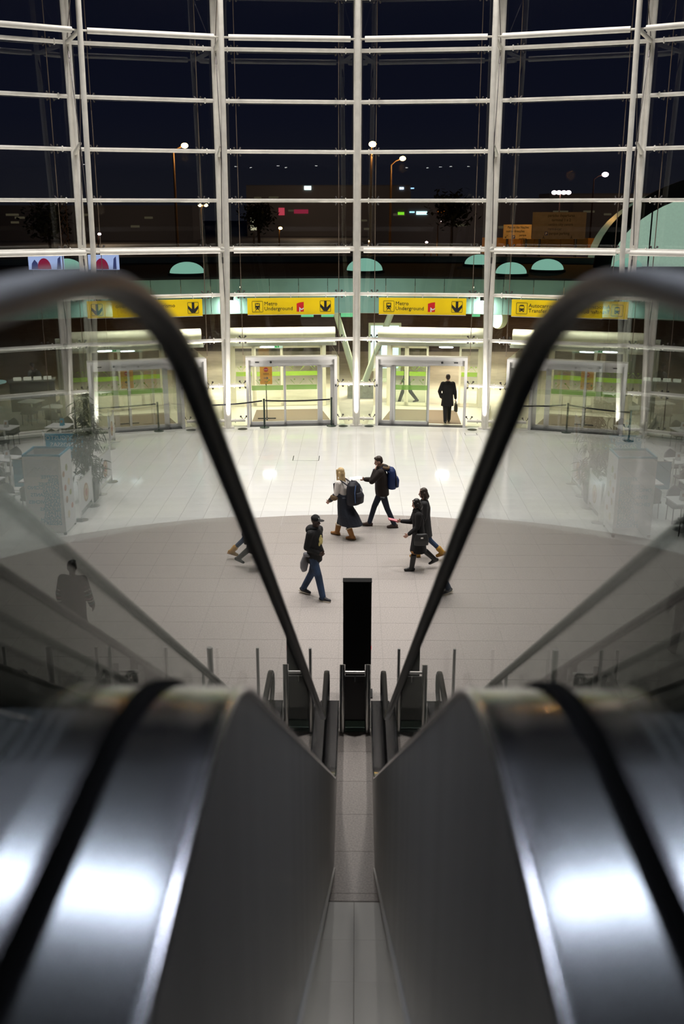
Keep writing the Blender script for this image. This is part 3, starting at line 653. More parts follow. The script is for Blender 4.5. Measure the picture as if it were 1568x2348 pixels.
for i, (x, y, w) in enumerate([(-2.45, 50.2, .62), (-1.45, 50.2, .62), (-.42, 50.2, .74), (-11.6, 49.5, .7), (5.95, 50.4, .4)]):
    t = thing('green_patch', 'green light patch hanging under the canopy, ' + ['first of three by the left underground sign', 'second of three by the left underground sign', 'third of three nearest the central mast', 'behind the outer left sign', 'beside the round backlit sign'][i], 'light patch', (x, y, 2.25), 0, 'green light patches')
    MB().box((0, 0, .5), (w, .04, 1.0)).build('sheet', m_gp, t); MB().box((0, 0, 1.02), (w + .04, .05, .04)).build('top_rail', m_dsteel, t)
# ------------------------------------------------------------------ road signs, ramp wall, far lights
m_rs = M('weathered road sign face', (.62, .45, .22), .6, var=.15, scale=2); m_rs2 = M('grey road sign face', (.20, .18, .165), .6, var=.15, scale=2)
t = thing('road_sign', 'smaller tan road sign to Parque das Nações and parking', 'road sign', (11.6, 75, 0))
MB().box((0, 0, 5.78), (2.02, .12, 1.0)).build('sign_face', m_rs, t)
for x in (-.7, .7): MB().tube([(x, .15, -.3), (x, .15, 6.2)], .07, 8).build('post', m_dsteel, t)
for q, (x, tt) in enumerate([(-.72, 'Parque das Nações'), (-.82, 'outras direcções'), (.14, 'parque'), (.14, 'parking')]): text('lettering', tt, .22 if q < 2 else .2, m_ink, t, (x, -.064, 6.02 - .27 * q + (.03 if q > 2 else 0)), bold=.004, sxy=(.9, 1))
MB().box((-.25, -.064, 5.42), (.2, .008, .24)).build('parking_symbol', M('road sign blue', (.03, .05, .25), .5), t); text('lettering', 'P', .2, m_paper, t, (-.31, -.07, 5.35), bold=.004)
MB().box((-.78, -.064, 5.45), (.28, .008, .03), ry=-.8).box((-.86, -.064, 5.40), (.03, .008, .14)).box((-.82, -.064, 5.36), (.14, .008, .03)).build('arrow', m_ink, t)
t = thing('road_sign', 'larger grey road sign listing departures, city centre, rent-a-car and parking', 'road sign', (15.55, 80, 0))
MB().box((0, 0, 6.12), (4.1, .12, 2.0)).build('sign_face', m_rs2, t)
for x in (-1.4, 1.4): MB().tube([(x, .15, -.3), (x, .15, 7.0)], .09, 8).build('post', m_dsteel, t)
for q, (x, tt) in enumerate([(-.9, 'partidas departures'), (-.6, 'terminal 1 e 2'), (-.85, 'centro city centre'), (-.85, 'rent-a-car'), (-.75, 'parque parking')]): text('lettering', tt, .29, m_ink, t, (x, -.064, 6.78 - .33 * q), bold=.004, sxy=(.9, 1))
MB().box((-.95, -.064, 5.54), (.24, .008, .28)).build('parking_symbol', M('road sign dark blue', (.03, .05, .2), .5), t); text('lettering', 'P', .24, m_paper, t, (-1.02, -.07, 5.45), bold=.004)
for x in (-1.15, 1.0): MB().box((x, -.064, 5.28), (.05, .008, .2)).box((x - .05, -.064, 5.21), (.03, .008, .13), ry=.8).box((x + .05, -.064, 5.21), (.03, .008, .13), ry=-.8).build('arrow', m_ink, t)
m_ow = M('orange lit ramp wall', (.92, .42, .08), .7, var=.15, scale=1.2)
t = thing('ramp_wall', 'long ramp wall glowing orange under the sodium lamps', 'wall', (0, 0, 0))
for q in range(9):
    x0 = 10.2 + q * 1.02; MB().box((x0 + .5, 84 - q * .2, 4.5), (1.0, .3, 1.25)).build('panel', m_ow, t)
MB().box((14.8, 82.6, 2.9), (10.5, 4.5, .4)).build('ramp_deck', m_road, t)
MB().box((16.4, 79.4, 3.05), (6.5, .25, .16), ry=-.06).build('ramp_kerb', m_ow, t)
for x in (10.5, 14.8, 19): MB().box((x, 83, 1.2), (.6, .8, 3.1)).build('pier', m_conc, t)
l_ = bpy.data.lights.new('ramp_sodium', 'POINT'); l_.energy = 900; l_.color = (1, .45, .1); l_.shadow_soft_size = .3
o_ = bpy.data.objects.new('ramp_sodium', l_); o_.location = (14, 69, 9.5); COL.objects.link(o_)
def lamp(x, y, h, r, m, label, arm=.9, head=1):
    t = thing('street_lamp', label, 'street lamp', (x - arm, y, -.3))
    MB().tube([(0, 0, 0), (0, 0, h * .55), (0, 0, h - .3), (arm * .4, 0, h + .1), (arm, 0, h + .3)], [.16, .12, .08, .06, .05], 8).build('pole', m_lampost, t, 40)
    if y < 130 and h > 8:
        l_ = bpy.data.lights.new('sodium_glow', 'POINT'); l_.energy = 400; l_.color = (1, .5, .16); l_.shadow_soft_size = .4
        o_ = bpy.data.objects.new('sodium_glow', l_); o_.location = (x, y, h - .9); COL.objects.link(o_)
    r *= 1.45
    for q in range(head):
        MB().ell((arm + (q - (head - 1) / 2) * .9, 0, h + .3), (r, r, r * .7), n=14, m=10).build('lantern', m, t, 60)
lamp(-14.7, 90, 12.5, .20, m_sodium, 'tall orange street lamp behind the outer left bay', 1.0)
lamp(1.3, 90, 12.6, .22, m_sodium, 'brightest orange street lamp just right of the central mast', .1)
lamp(4.3, 100, 11.9, .19, m_sodium, 'second orange street lamp right of the central mast', 1.1)
lamp(34.1, 145, 11.8, .30, m_pink, 'orange street lamp near the big glass shell', 1.5)
lamp(38.95, 200, 10.2, .34, m_pink, 'cluster of four lamps on a mast above the road signs', .2, 4)
lamp(-11.1, 150, 4.6, .17, m_sodium, 'low orange street lamp left of the central mast', .2)
lamp(-23.7, 160, 7.8, .2, m_sodium, 'pair of orange lamps beside the left inner mast', .3, 2)
lamp(-30, 120, 4.5, .13, m_pink, 'low pink street lamp in the far left bay', .2)
lamp(8.1, 120, 3.6, .10, m_pink, 'low pink lamp right of the central mast, nearer one', .2); lamp(12.3, 150, 5.5, .13, m_pink, 'slim pink lamp under the orange shop sign', .6)
lamp(10.9, 150, 1.6, .12, m_sodium, 'low orange bollard lamp behind the open door sign', .1); lamp(1.6, 130, 3.4, .10, m_sodium, 'small orange lamp beside the central mast foot', .2)
# far low buildings with lit shop signs
m_bld = M('dark far building', (.16, .14, .14), .8); m_bld2 = M('darker far building', (.11, .10, .11), .8)
bb = [(-70, 260, 60, 8, 'long dark block far off on the left'), (-8, 300, 46, 13.5, 'dark block with blue rooftop lights behind the central mast'), (26, 240, 44, 8.6, 'low dark shop block with lit signs right of the central mast'), (80, 280, 60, 11, 'dark block far off behind the road signs')]
for i, (x, y, w, h, lb) in enumerate(bb):
    t = thing('building', lb, 'building', (x, y, -.3))
    MB().box((0, 0, h / 2), (w, 16, h)).build('wall', m_bld if i % 2 else m_bld2, t); MB().box((0, 0, h + .15), (w, 16, .3)).build('roof', m_bld2, t)
    mw = E('dim window %d' % i, (1, .8, .5), .05); rnd = random.Random(i)
    for q in range(6):
        MB().box((-w / 2 + 2 + (w - 4) * rnd.random(), -8.03, 2 + (h - 3.5) * rnd.random()), (1.2 + rnd.random() * 2, .05, .5)).build('window', mw, t)
def lit(x, y, z, w, h, col, st, lb, cat='lit sign'):
    t = thing('lit_sign', lb, cat, (x, y, -.3)); MB().box((0, 0, z + .3), (w, .2, h)).build('sign_face', E('lit sign face', col, st), t)
    if y < 200: MB().box((0, .13, (z + .3) / 2), (.3, .06, z + .3)).build('support', m_bld2, t)
lit(14.4, 231.87, 6.3, 2.4, .72, (.6, .95, 1), 1.8, 'white and cyan lit shop sign on the low block'); lit(12.25, 231.87, 6.5, 1.1, .3, (.4, .8, 1), 1.6, 'short cyan strip sign beside the white shop sign')
lit(18.9, 231.87, 6.4, 1.7, .62, (1, .25, .02), 1.2, 'orange lit shop sign on the low block'); lit(21.05, 231.87, 6.4, 1.0, .6, (1, .85, .75), 1.6, 'small white lit sign beside the orange one')
lit(9.8, 231.87, 6.2, 1.4, .6, (.25, .8, .03), 1.0, 'lime green lit shop sign on the low block')
lit(-13.8, 291.87, 12.7, 1.9, 1.0, (.8, 1, 1), 2.5, 'white lit rooftop sign left of the central mast'); lit(12.4, 291.87, 12.6, 1.2, .6, (.6, .75, 1), 2.2, 'blue white rooftop sign right of the central mast'); lit(15.4, 291.87, 12.6, .9, .3, (.35, .6, 1), 1.8, 'slim blue rooftop light right of the white one')
lit(-21.2, 291.87, 6.4, 1.64, 2.0, (1, .10, .16), .5, 'red and white lit sign left of the central mast'); lit(-15.7, 291.87, 6.4, 4.0, 1.1, (.7, .05, .12), .35, 'dim red strip sign left of the central mast')
lit(-16, 160, 5.4, .9, 2.6, (1, .9, .6), .5, 'lit schedule board beside the left inner mast')
for i, (x, w) in enumerate([(-13.2, 1.5), (-10.75, 1.3)]):
    t = thing('lit_billboard', 'pale blue lit billboard with red figure on canopy roof, ' + ['outer one', 'inner one by the mast'][i], 'billboard', (x, 43.4, 4.68))
    MB().box((0, 0, .55), (w, .1, .62)).build('lit_face', E('blue billboard %d' % i, (.50, .60, 1), .75), t)
    MB().prism([(-.08 + .30 * cos(pi * q / 10), .26 + .46 * sin(pi * q / 10)) for q in range(11)], -.058, -.052).build('red_figure', E('red billboard print %d' % i, (.5, .03, .10), .45), t)
    MB().prism([(-w * .42, .26), (-w * .22, .26), (-w * .24, .52), (-w * .32, .66), (-w * .40, .50)], -.058, -.052).prism([(w * .30, .26), (w * .42, .26), (w * .42, .8), (w * .34, .7)], -.058, -.052).build('dark_figures', E('dark billboard print %d' % i, (.10, .12, .35), .4), t)
    for s in (-1, 1): MB().box((s * w * .4, .02, .12), (.05, .05, .26)).build('leg', m_dsteel, t)
# dark trees
m_bark = M('bark', (.05, .035, .02), .9); m_leafd = M('dark foliage', (.028, .034, .012), .7, var=.4, scale=4)
def tree(x, y, h, r, lb, seed):
    rn = random.Random(seed); t = thing('tree', lb, 'tree', (x, y, -.3))
    MB().tube([(0, 0, 0), (.1, 0, h * .5), (0, 0, h * .8)], [.2, .16, .08], 8).build('trunk', m_bark, t, 40)
    cr = MB()
    for q in range(900):
        a, b_, c = rn.gauss(0, .36), rn.gauss(0, .36), rn.gauss(0, .32); p = V((a * r, b_ * r, h * .8 + c * r)); d = V((rn.uniform(-1, 1), rn.uniform(-1, 1), rn.uniform(-.6, .6))).normalized(); e_ = d.cross(V((0, 0, 1))).normalized(); L = r * .30
        cr.add([tuple(p), tuple(p + d * L * .5 + e_ * L * .26), tuple(p + d * L), tuple(p + d * L * .5 - e_ * L * .26)], [(0, 1, 2, 3)])
    cr.build('crown', m_leafd, t, kind='stuff')
tree(10.9, 120, 9.4, 2.6, 'dark tree right of the central mast against the night sky', 1); tree(-11.5, 120, 8.6, 2.2, 'dark tree left of the central mast among the far lights', 2); tree(-33, 110, 8, 2.6, 'dark tree far left beyond the canopy', 3)
t = thing('mesh_tower', 'rusty lattice light tower far left beyond the canopy', 'tower', (-27, 95, -.3))
mb = MB()
for q in range(8):
    z = q * 1.05
    for a, b_ in (((-.35, z), (.35, z + 1.05)), ((.35, z), (-.35, z + 1.05)), ((-.35, z), (-.35, z + 1.05)), ((.35, z), (.35, z + 1.05))): mb.tube([(a[0], 0, a[1]), (b_[0], 0, b_[1])], .04, 6)
mb.build('lattice', m_lampost, t, kind='stuff')

for x, y, z in ((-55, 222, 7), (-12, 265, 9), (22, 205, 9), (75, 240, 8)):  # added point lights lifting the dark far buildings, no lamps modelled
    l_ = bpy.data.lights.new('building_fill', 'POINT'); l_.energy = 3000; l_.color = (1, .72, .5); l_.shadow_soft_size = 1.0
    o_ = bpy.data.objects.new('building_fill', l_); o_.location = (x, y, z); COL.objects.link(o_)
# ------------------------------------------------------------------ barriers and floor fittings
STB = MB().lathe((0, 0, 0), [(.17, 0), (.17, .014), (.05, .035), (.035, .04)], 24).mesh('base_disc', m_dgreen, 40)
STP = MB().lathe((0, 0, .03), [(.032, 0), (.032, .93), (.036, .935), (.036, 1.0), (.02, 1.01), (.001, 1.012)], 16).mesh('post', m_dgreen, 40)
def stanchion(x, y, label, to=None, chrome=False, sag=.03):
    t = thing('belt_stanchion', label, 'barrier post', (x, y, 0), 0, 'belt barrier posts')
    link('base_disc', STB, t); link('post', STP, t)
    if to:
        dx, dy = to[0] - x, to[1] - y; rs = []
        for k in range(11):
            q = k / 10; z = .965 - sag * 4 * q * (1 - q); X, Y = dx * (.02 + .96 * q), dy * (.02 + .96 * q)
            rs.append([(X, Y - .002, z - .025), (X, Y + .002, z - .025), (X, Y + .002, z + .025), (X, Y - .002, z + .025)])
        MB().rings(rs).build('belt', m_tblack, t)
stanchion(-.88, 34.85, 'dark green belt post at the left of the central mast')
stanchion(-3.24, 34.55, 'dark green belt post in front of the stop-notice door', (-.88, 34.85))
stanchion(-6.45, 33.9, 'dark green belt post at the right end of the outer left door', (-3.24, 34.55), sag=.10)
stanchion(-8.26, 32.6, 'dark green belt post at the left end of the outer left door', (-6.45, 33.9))
stanchion(8.66, 32.95, 'dark green belt post at the right end of the outer right door')
stanchion(6.04, 33.9, 'dark green belt post at the left end of the outer right door', (8.66, 32.95))
for x, y, lb in ((-3.99, 34.3, 'round floor uplight beside the left inner mast'), (-.46, 34.85, 'round floor uplight just left of the central mast'), (.46, 34.85, 'round floor uplight just right of the central mast'), (4.07, 34.3, 'round floor uplight just left of the right inner mast'), (4.95, 34.1, 'round floor uplight just right of the right inner mast'), (9.4, 32.4, 'round floor uplight beside the right outer mast')):
    t = thing('floor_uplight', lb, 'floor light', (x, y, -.0015))
    MB().lathe((0, 0, 0), [(.17, 0), (.17, .008), (.145, .010), (.14, .006), (.001, .006)], 24).build('rim', m_dsteel, t, 40); MB().lathe((0, 0, .006), [(.135, 0), (.135, .002), (.001, .002)], 24).build('lens', m_black, t, 40)
hb = []
for x, y, w, h in ((-1.55, 30.07, .80, .62), (3.95, 33.6, .40, .35), (9.0, 31.6, .8, .5)):
    mb = MB()
    for s in (-1, 1):
        mb.box((x + s * w / 2, y, .0005), (.02, h, .003))
    mb.box((x, y - h / 2, .0004), (w, .008, .003)).build('hatch_outline', m_dsteel, fl)
# ------------------------------------------------------------------ cafe corner on the right
m_blue = M('blue printed board', (.02, .30, .48), .5); m_bluetx = M('blue print ink', (.05, .30, .50), .5); m_board = M('white banner board', (.78, .79, .80), .5)
food = [M('food print brown', (.35, .16, .08), .6), M('food print green', (.30, .30, .10), .6), M('food print red', (.45, .14, .10), .6), M('food print cream', (.62, .50, .36), .6)]
k = thing('menu_kiosk', 'tall white square menu box with blue list of food on its front', 'kiosk', (6.5, 22.85, 0))
MB().box((0, -.43, .98), (.88, .02, 1.86)).build('front_board', m_board, k); MB().box((0, .43, .98), (.88, .02, 1.86)).build('rear_board', m_board, k)
MB().box((-.44, 0, .98), (.02, .88, 1.86)).build('side_board', m_board, k); MB().box((.44, 0, .98), (.02, .88, 1.86)).build('side_board', m_board, k)
for x, y, a in ((0, -.42, 0), (0, .42, 0), (-.43, 0, 1), (.43, 0, 1)): MB().box((x, y, 1.93), (.03 if a else .90, .90 if a else .03, .05)).build('top_rail', m_blue, k)
for x in (-.42, .42):
    for y in (-.42, .42): MB().box((x, y, .03), (.06, .06, .06)).build('foot', m_black, k)
MB().prism([(-.40, 1.42), (.40, 1.42), (.40, 1.84), (-.40, 1.84)], -.444, -.441).build('header_print', M('pale print', (.66, .69, .74), .5), k)
MB().tube([(-.26 + .04 * q, -.447, 1.63 + .045 * sin(q * 1.9)) for q in range(14)], .009, 6).build('script_mark', M('grey script', (.45, .5, .58), .5), k, 40)
for i, w_ in enumerate(['COFFEE', 'BEER', 'PASTRIES', 'CAPPUCCINO', 'PASTAS', 'CROISSANTS', 'PIZZAS', 'SANDWICHES', 'WRAPS', 'BURGERS', 'STEAKS', 'SALADS', 'CODFISH', 'DESSERTS']):
    text('menu_lettering', w_, .118, m_bluetx, k, (-.37, -.443, 1.385 - .0875 * i), depth=.002, bold=.001)
rn = random.Random(3)
for i, (y, z) in enumerate([(-.28, 1.45), (-.02, 1.55), (-.22, 1.10), (.08, 1.18), (-.16, .80), (.16, .9), (.22, .55), (-.10, .42)]):
    MB().lathe((0, 0, 0), [(.085, -.002), (.08, .002), (.001, .003)], 14, .8 + .4 * rn.random(), 1, Matrix.Translation((-.452, y, z)) @ Matrix.Rotation(-pi / 2, 4, 'Y')).build('food_print', food[i % 4], k)
def banner(a, b, label, m, top=.98, words=None, plate=False, face=1):
    dx, dy = b[0] - a[0], b[1] - a[1]; L = sqrt(dx * dx + dy * dy); t = thing('banner_barrier', label, 'banner', (a[0], a[1], 0), atan2(dy, dx))
    for x in (0, L):
        MB().lathe((x, 0, .02), [(.022, 0), (.022, 1.0), (.03, 1.01), (.03, 1.05), (.001, 1.06)], 14).build('post', m_chrome, t, 40); MB().lathe((x, 0, 0), [(.17, 0), (.17, .015), (.06, .03), (.001, .03)], 22).build('base_disc', m_chrome, t, 40)
    MB().box((L / 2, 0, top - .38), (L - .10, .012, .76)).build('panel', m, t); MB().tube([(0, 0, top + .01), (L, 0, top + .01)], .012, 8).build('top_bar', m_chrome, t, 40); MB().tube([(0, 0, .12), (L, 0, .12)], .012, 8).build('bottom_bar', m_chrome, t, 40)
    if words:
        for q, w_ in enumerate(words): text('lettering', w_, .19, m_paper, t, (.10, -.010, top - .20 - .21 * q), depth=.002)
    if plate:
        for r, mm, d in ((.24, food[0], .008), (.19, food[3], .011), (.10, food[2], .014)):
            MB().lathe((0, 0, 0), [(r, -.001), (r, .001), (.001, .001)], 20, mtx=Matrix.Translation((L * .5, d * face, top - .42)) @ Matrix.Rotation(pi / 2, 4, 'X')).build('plate_print', mm, t)
    return t
banner((6.0, 23.55), (6.02, 24.8), 'white banner with a plate print, next to the menu box', m_board, plate=True)
banner((6.1, 25.9), (6.1, 27.2), 'white banner between posts just beyond the potted plant', m_board, plate=True)
banner((7.30, 29.1), (8.55, 29.1), 'blue banner with white lettering about tasting, facing the hall', m_blue, words=['JÁ DEGUSTOU', 'AS NOSSAS', 'SABOROSAS'])
banner((7.0, 25.85), (8.45, 25.85), 'plain blue banner behind the menu box', m_blue)
banner((7.1, 31.2), (7.2, 32.3), 'white banner with a food print, nearest the outer right door', m_board, plate=True)
# tables with menu stands, chairs
m_top = M('white table top', (.82, .82, .82), .35); m_chair = M('charcoal wicker', (.02, .022, .024), .6, bump=.3, bscale=90)
def table(x, y, rz, label, m=None, items=True):
    t = thing('cafe_table', label, 'table', (x, y, 0), rz, 'white cafe tables'); MB().box((0, 0, .74), (.72, .72, .03)).build('table_top', m or m_top, t)
    MB().tube([(0, 0, .02), (0, 0, .73)], .035, 12).build('pedestal', m_chrome, t, 40); MB().lathe((0, 0, 0), [(.24, 0), (.24, .015), (.04, .03)], 20).build('base_disc', m_chrome, t, 40)
    return t
def menu(x, y, z, rz, label, c):
    t = thing('menu_stand', label, 'menu', (x, y, z), rz, 'menu stands on cafe tables'); MB().box((0, -.03, .12), (.13, .004, .24), rx=-.22).build('front_card', c, t); MB().box((0, .03, .12), (.13, .004, .24), rx=.22).build('rear_card', c, t)
    MB().box((0, -.038, .14), (.07, .003, .08), rx=-.22).build('card_print', food[0], t)
def make_chair():
    t = thing('wicker_chair', 'x', 'chair', (0, 0, 0), 0, 'charcoal wicker cafe chairs')
    MB().box((0, 0, .43), (.46, .46, .06)).build('seat', m_chair, t)
    rs = []
    for i in range(9):
        a = -1.25 + 2.5 * i / 8; r = .23; c = V((r * sin(a), -.05 - r * cos(a))); n = V((sin(a), -cos(a)))
        h = .86 - .16 * abs(a) ; rs.append([(c.x, c.y, .42), (c.x + n.x * .03, c.y + n.y * .03, .42), (c.x + n.x * .05, c.y + n.y * .05, h), (c.x + n.x * .02, c.y + n.y * .02, h)])
    MB().rings(rs).build('backrest', m_chair, t, 40)
    for x in (-.19, .19):
        for y in (-.2, .18): MB().tube([(x, y, 0), (x * .95, y * .95, .41)], .014, 8).build('leg', m_black, t)
    return t
tabs = [(7.4, 24.75, .1), (9.0, 26.95, .2), (8.7, 31.3, .1), (10.4, 31.0, .15), (8.7, 24.6, .15), (7.9, 23.0, .1), (10.1, 24.0, .05), (10.8, 28.2, .1)]
tl = ['white cafe table just behind the potted plant', 'white cafe table behind the plain blue banner', 'white cafe table behind the lettered blue banner', 'white cafe table nearest the facade at the right', 'white cafe table behind the menu box, second row', 'white cafe table close beside the menu box', 'white cafe table right of the menu box', 'white cafe table far right by the outer mast']
ch0 = make_chair(); first = [True]
def chair(x, y, rz, label):
    if first[0]: first[0] = False; ch0.location = (x, y, 0 if y < 33.5 else -.26); ch0.rotation_euler = (0, 0, rz); ch0['label'] = label
    else: dup(ch0, (x, y, 0 if y < 33.5 else -.26), rz, label)
for i, (x, y, r) in enumerate(tabs):
    table(x, y, r, tl[i])
    for s, w_ in ((1, 'far'), (-1, 'near')): chair(x + .05 * s, y + s * .66, (pi if s > 0 else 0) + r, 'charcoal chair on the ' + w_ + ' side of the ' + tl[i].replace('white cafe ', '').replace('just ', '').replace('close ', ''))
    if i in (0, 1, 2, 3, 5, 7): menu(x - .1, y - .05, .757, .15, 'menu card stand on the ' + tl[i], m_board if i != 2 else m_blue)
for i, (x, y) in enumerate([(10.2, 35.9), (11.4, 36.9), (9.7, 37.4), (12.6, 35.3)]):
    lb = ['white terrace table nearest the glass outside', 'white terrace table second row outside', 'white terrace table by the outer right vestibule', 'white terrace table farthest right outside'][i]
    t = table(x, y, .25, lb); t.location.z = -.26
    for s, w_ in ((1, 'far'), (-1, 'near')): chair(x + .1 * s, y + s * .66, (pi if s > 0 else 0) + .25, 'charcoal chair on the ' + w_ + ' side of the ' + lb.replace('white ', ''))
t = thing('serving_counter', 'dark terrace counter with a row of bright cards on top', 'counter', (12.0, 39.0, -.26), -.3)
MB().box((0, 0, .58), (1.7, .55, 1.16)).build('body', m_black, t); MB().box((0, 0, 1.18), (1.8, .65, .05)).build('worktop', M('grey worktop', (.25, .26, .24), .5), t)
for q in range(4): MB().box((-.6 + .38 * q, -.05, 1.26), (.30, .16, .06), rx=.5).build('lit_card', E('lit card %d' % q, (1, .95, .75), 1.1), t)
t = thing('round_table', 'round white high table glowing cyan beside the terrace counter', 'table', (13.7, 39.3, -.26))
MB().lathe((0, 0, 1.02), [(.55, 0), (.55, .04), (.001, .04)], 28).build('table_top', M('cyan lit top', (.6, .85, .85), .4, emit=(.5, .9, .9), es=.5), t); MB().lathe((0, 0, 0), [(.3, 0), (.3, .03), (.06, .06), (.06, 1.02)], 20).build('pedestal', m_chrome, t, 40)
# tall potted plant
p = thing('potted_plant', 'tall dark leafy potted plant between the banners and cafe tables', 'plant', (6.25, 25.35, 0))
MB().rings([[(-a, -a, z), (a, -a, z), (a, a, z), (-a, a, z)] for a, z in ((.19, 0), (.24, .55), (.25, .56), (.22, .57))]).build('planter', m_black, p)
rn = random.Random(11)
m_lf = M('dark green leaf', (.018, .036, .018), .5, var=.35, scale=5)
for q in range(5):
    x, y = rn.uniform(-.1, .1), rn.uniform(-.1, .1); MB().tube([(x, y, .5), (x * 2 + .03, y * 2, 1.4), (x * 3, y * 3, 2.2 + .12 * q)], [.016, .012, .006], 6).build('stem', m_bark, p)
leaf_ms = []
for q in range(4):
    L = .20 + .04 * q; mb = MB().add([(0, 0, 0), (L * .35, -.022, .02), (L * .35, .022, .02), (L * .75, -.016, -.01), (L * .75, .016, -.01), (L, 0, -.05), (L * .35, 0, .0), (L * .75, 0, -.025)], [(0, 1, 6), (0, 6, 2), (1, 3, 7, 6), (6, 7, 4, 2), (3, 5, 7), (7, 5, 4)]); leaf_ms.append(mb.mesh('leaf', m_lf))
cl = [(rn.uniform(-.15, .15), rn.uniform(-.15, .15), z) for z in (.75, .95, 1.15, 1.3, 1.5, 1.62, 1.85, 1.95, 2.3, 2.36, 2.62)]
for i in range(300):
    c = cl[i % len(cl)]; s_ = .15 if c[2] < 2 else .09; o = link('leaf', leaf_ms[i % 4], p); o.location = (c[0] + rn.gauss(0, s_), c[1] + rn.gauss(0, s_), c[2] + rn.gauss(0, .09)); o.rotation_euler = (rn.uniform(-.4, .4), rn.uniform(-.3, 1.1), rn.uniform(0, 2 * pi)); o.scale = (1.15,) * 3
more = MB()
for i in range(700):
    c = cl[i % len(cl)]; s_ = .17 if c[2] < 2 else .10; mx_ = Matrix.Translation((c[0] + rn.gauss(0, s_), c[1] + rn.gauss(0, s_), c[2] + rn.gauss(0, .10))) @ Matrix.Rotation(rn.uniform(0, 2 * pi), 4, 'Z') @ Matrix.Rotation(rn.uniform(-.3, 1.1), 4, 'Y')
    L = .24; more.add([(0, 0, 0), (L * .4, -.022, .01), (L, 0, -.04), (L * .4, .022, .01)], [(0, 1, 2, 3)], mx_)
more.build('foliage', m_lf, p, kind='stuff')
# ------------------------------------------------------------------ people
BAKE = []
def skinned(mb, name, m, parent, vox=.012, it=2, label=None):
    o = mb.build(name, m, parent, None, None, label)
    r = o.modifiers.new('remesh', 'REMESH'); r.mode = 'VOXEL'; r.voxel_size = vox; r.use_smooth_shade = True
    if it: s = o.modifiers.new('smooth', 'SMOOTH'); s.factor = .5; s.iterations = it
    BAKE.append(o); return o
def loft(mb, rs, n=18, yaw=0.0):
    out = []
    for c, rx, ry in rs:
        out.append([(c[0] + rx * cos(2 * pi * j / n) * cos(yaw) - ry * sin(2 * pi * j / n) * sin(yaw), c[1] + rx * cos(2 * pi * j / n) * sin(yaw) + ry * sin(2 * pi * j / n) * cos(yaw), c[2]) for j in range(n)])
    return mb.rings(out)
def hand(mb, w, d, side, curl=.5, inward=None):
    d = V(d).normalized(); inn = V(inward if inward else (-side, .2, 0)).normalized(); s = d.cross(inn).normalized(); pn = s.cross(d).normalized()
    if pn.dot(inn) < 0: pn = -pn
    if side < 0: pass
    th = s if V((0, 1, 0)).dot(s) > 0 or abs(s.y) < .2 and s.z > 0 else -s       # thumb towards the front
    for k in (-1, 0, 1): mb.caps(w, .020, w + d * .075 + th * (.024 * k), .015, 8)
    for k, (o_, L) in enumerate(((.030, .066), (.010, .074), (-.010, .070), (-.029, .055))):
        b = w + d * .085 + th * o_; d1 = (d * cos(curl * .6) + pn * sin(curl * .6)); d2 = (d * cos(curl * 1.6) + pn * sin(curl * 1.6)); m_ = b + d1 * L * .5
        mb.caps(b - d * .012, .0100, m_, .0095, 6); mb.caps(m_, .0095, m_ + d2 * L * .5, .0085, 6)
    b = w + d * .03 + th * .026; m_ = b + (d * .5 + th * .75 + pn * .25).normalized() * .035
    mb.caps(b, .013, m_, .011, 6); mb.caps(m_, .011, m_ + (d * .85 + th * .35 + pn * .3).normalized() * .03, .009, 6)
def fk(H, lean, legs, arms, twist=0.0):
    s = H / 1.75; J = {'s': s}; low = 9; L = {}
    for nm, sd, (a, b, p) in (('L', -1, legs[0]), ('R', 1, legs[1])):
        a, b, p = radians(a), radians(b), radians(p); hip = V((sd * .088 * s, 0, 0)); kn = hip + V((sd * .005, sin(a), -cos(a))) * .43 * s; an = kn + V((0, sin(a - b), -cos(a - b))) * .41 * s
        fw = V((0, cos(p), -sin(p))); dn = V((0, -sin(p), -cos(p))); heel = an + (fw * -.05 + dn * .045) * s; toe = an + (fw * .155 + dn * .052) * s
        L[nm] = [hip, kn, an, heel, toe, fw, dn]; low = min(low, heel.z - .032 * s, toe.z - .026 * s)
    up = V((0, 0, -low))
    for nm in L:
        for i in range(5): L[nm][i] = L[nm][i] + up
    J['legs'] = L; P = up.copy(); J['P'] = P; T = V((0, sin(lean), cos(lean))); J['T'] = T
    J['neck'] = P + T * .54 * s; J['hc'] = J['neck'] + V((0, sin(lean) * .15 + .02, .155)) * s
    A = {}
    for nm, sd, (u, f) in (('L', -1, arms[0]), ('R', 1, arms[1])):
        sh = P + T * .475 * s + V((sd * .175 * cos(twist), sd * .175 * sin(twist), 0)) * s; el = sh + V(u).normalized() * .285 * s; wr = el + V(f).normalized() * .245 * s; A[nm] = (sh, el, wr, V(f).normalized())
    J['arms'] = A; return J
def headframe(J, yaw, pitch): return Matrix.Rotation(yaw, 3, 'Z') @ Matrix.Rotation(pitch, 3, 'X')
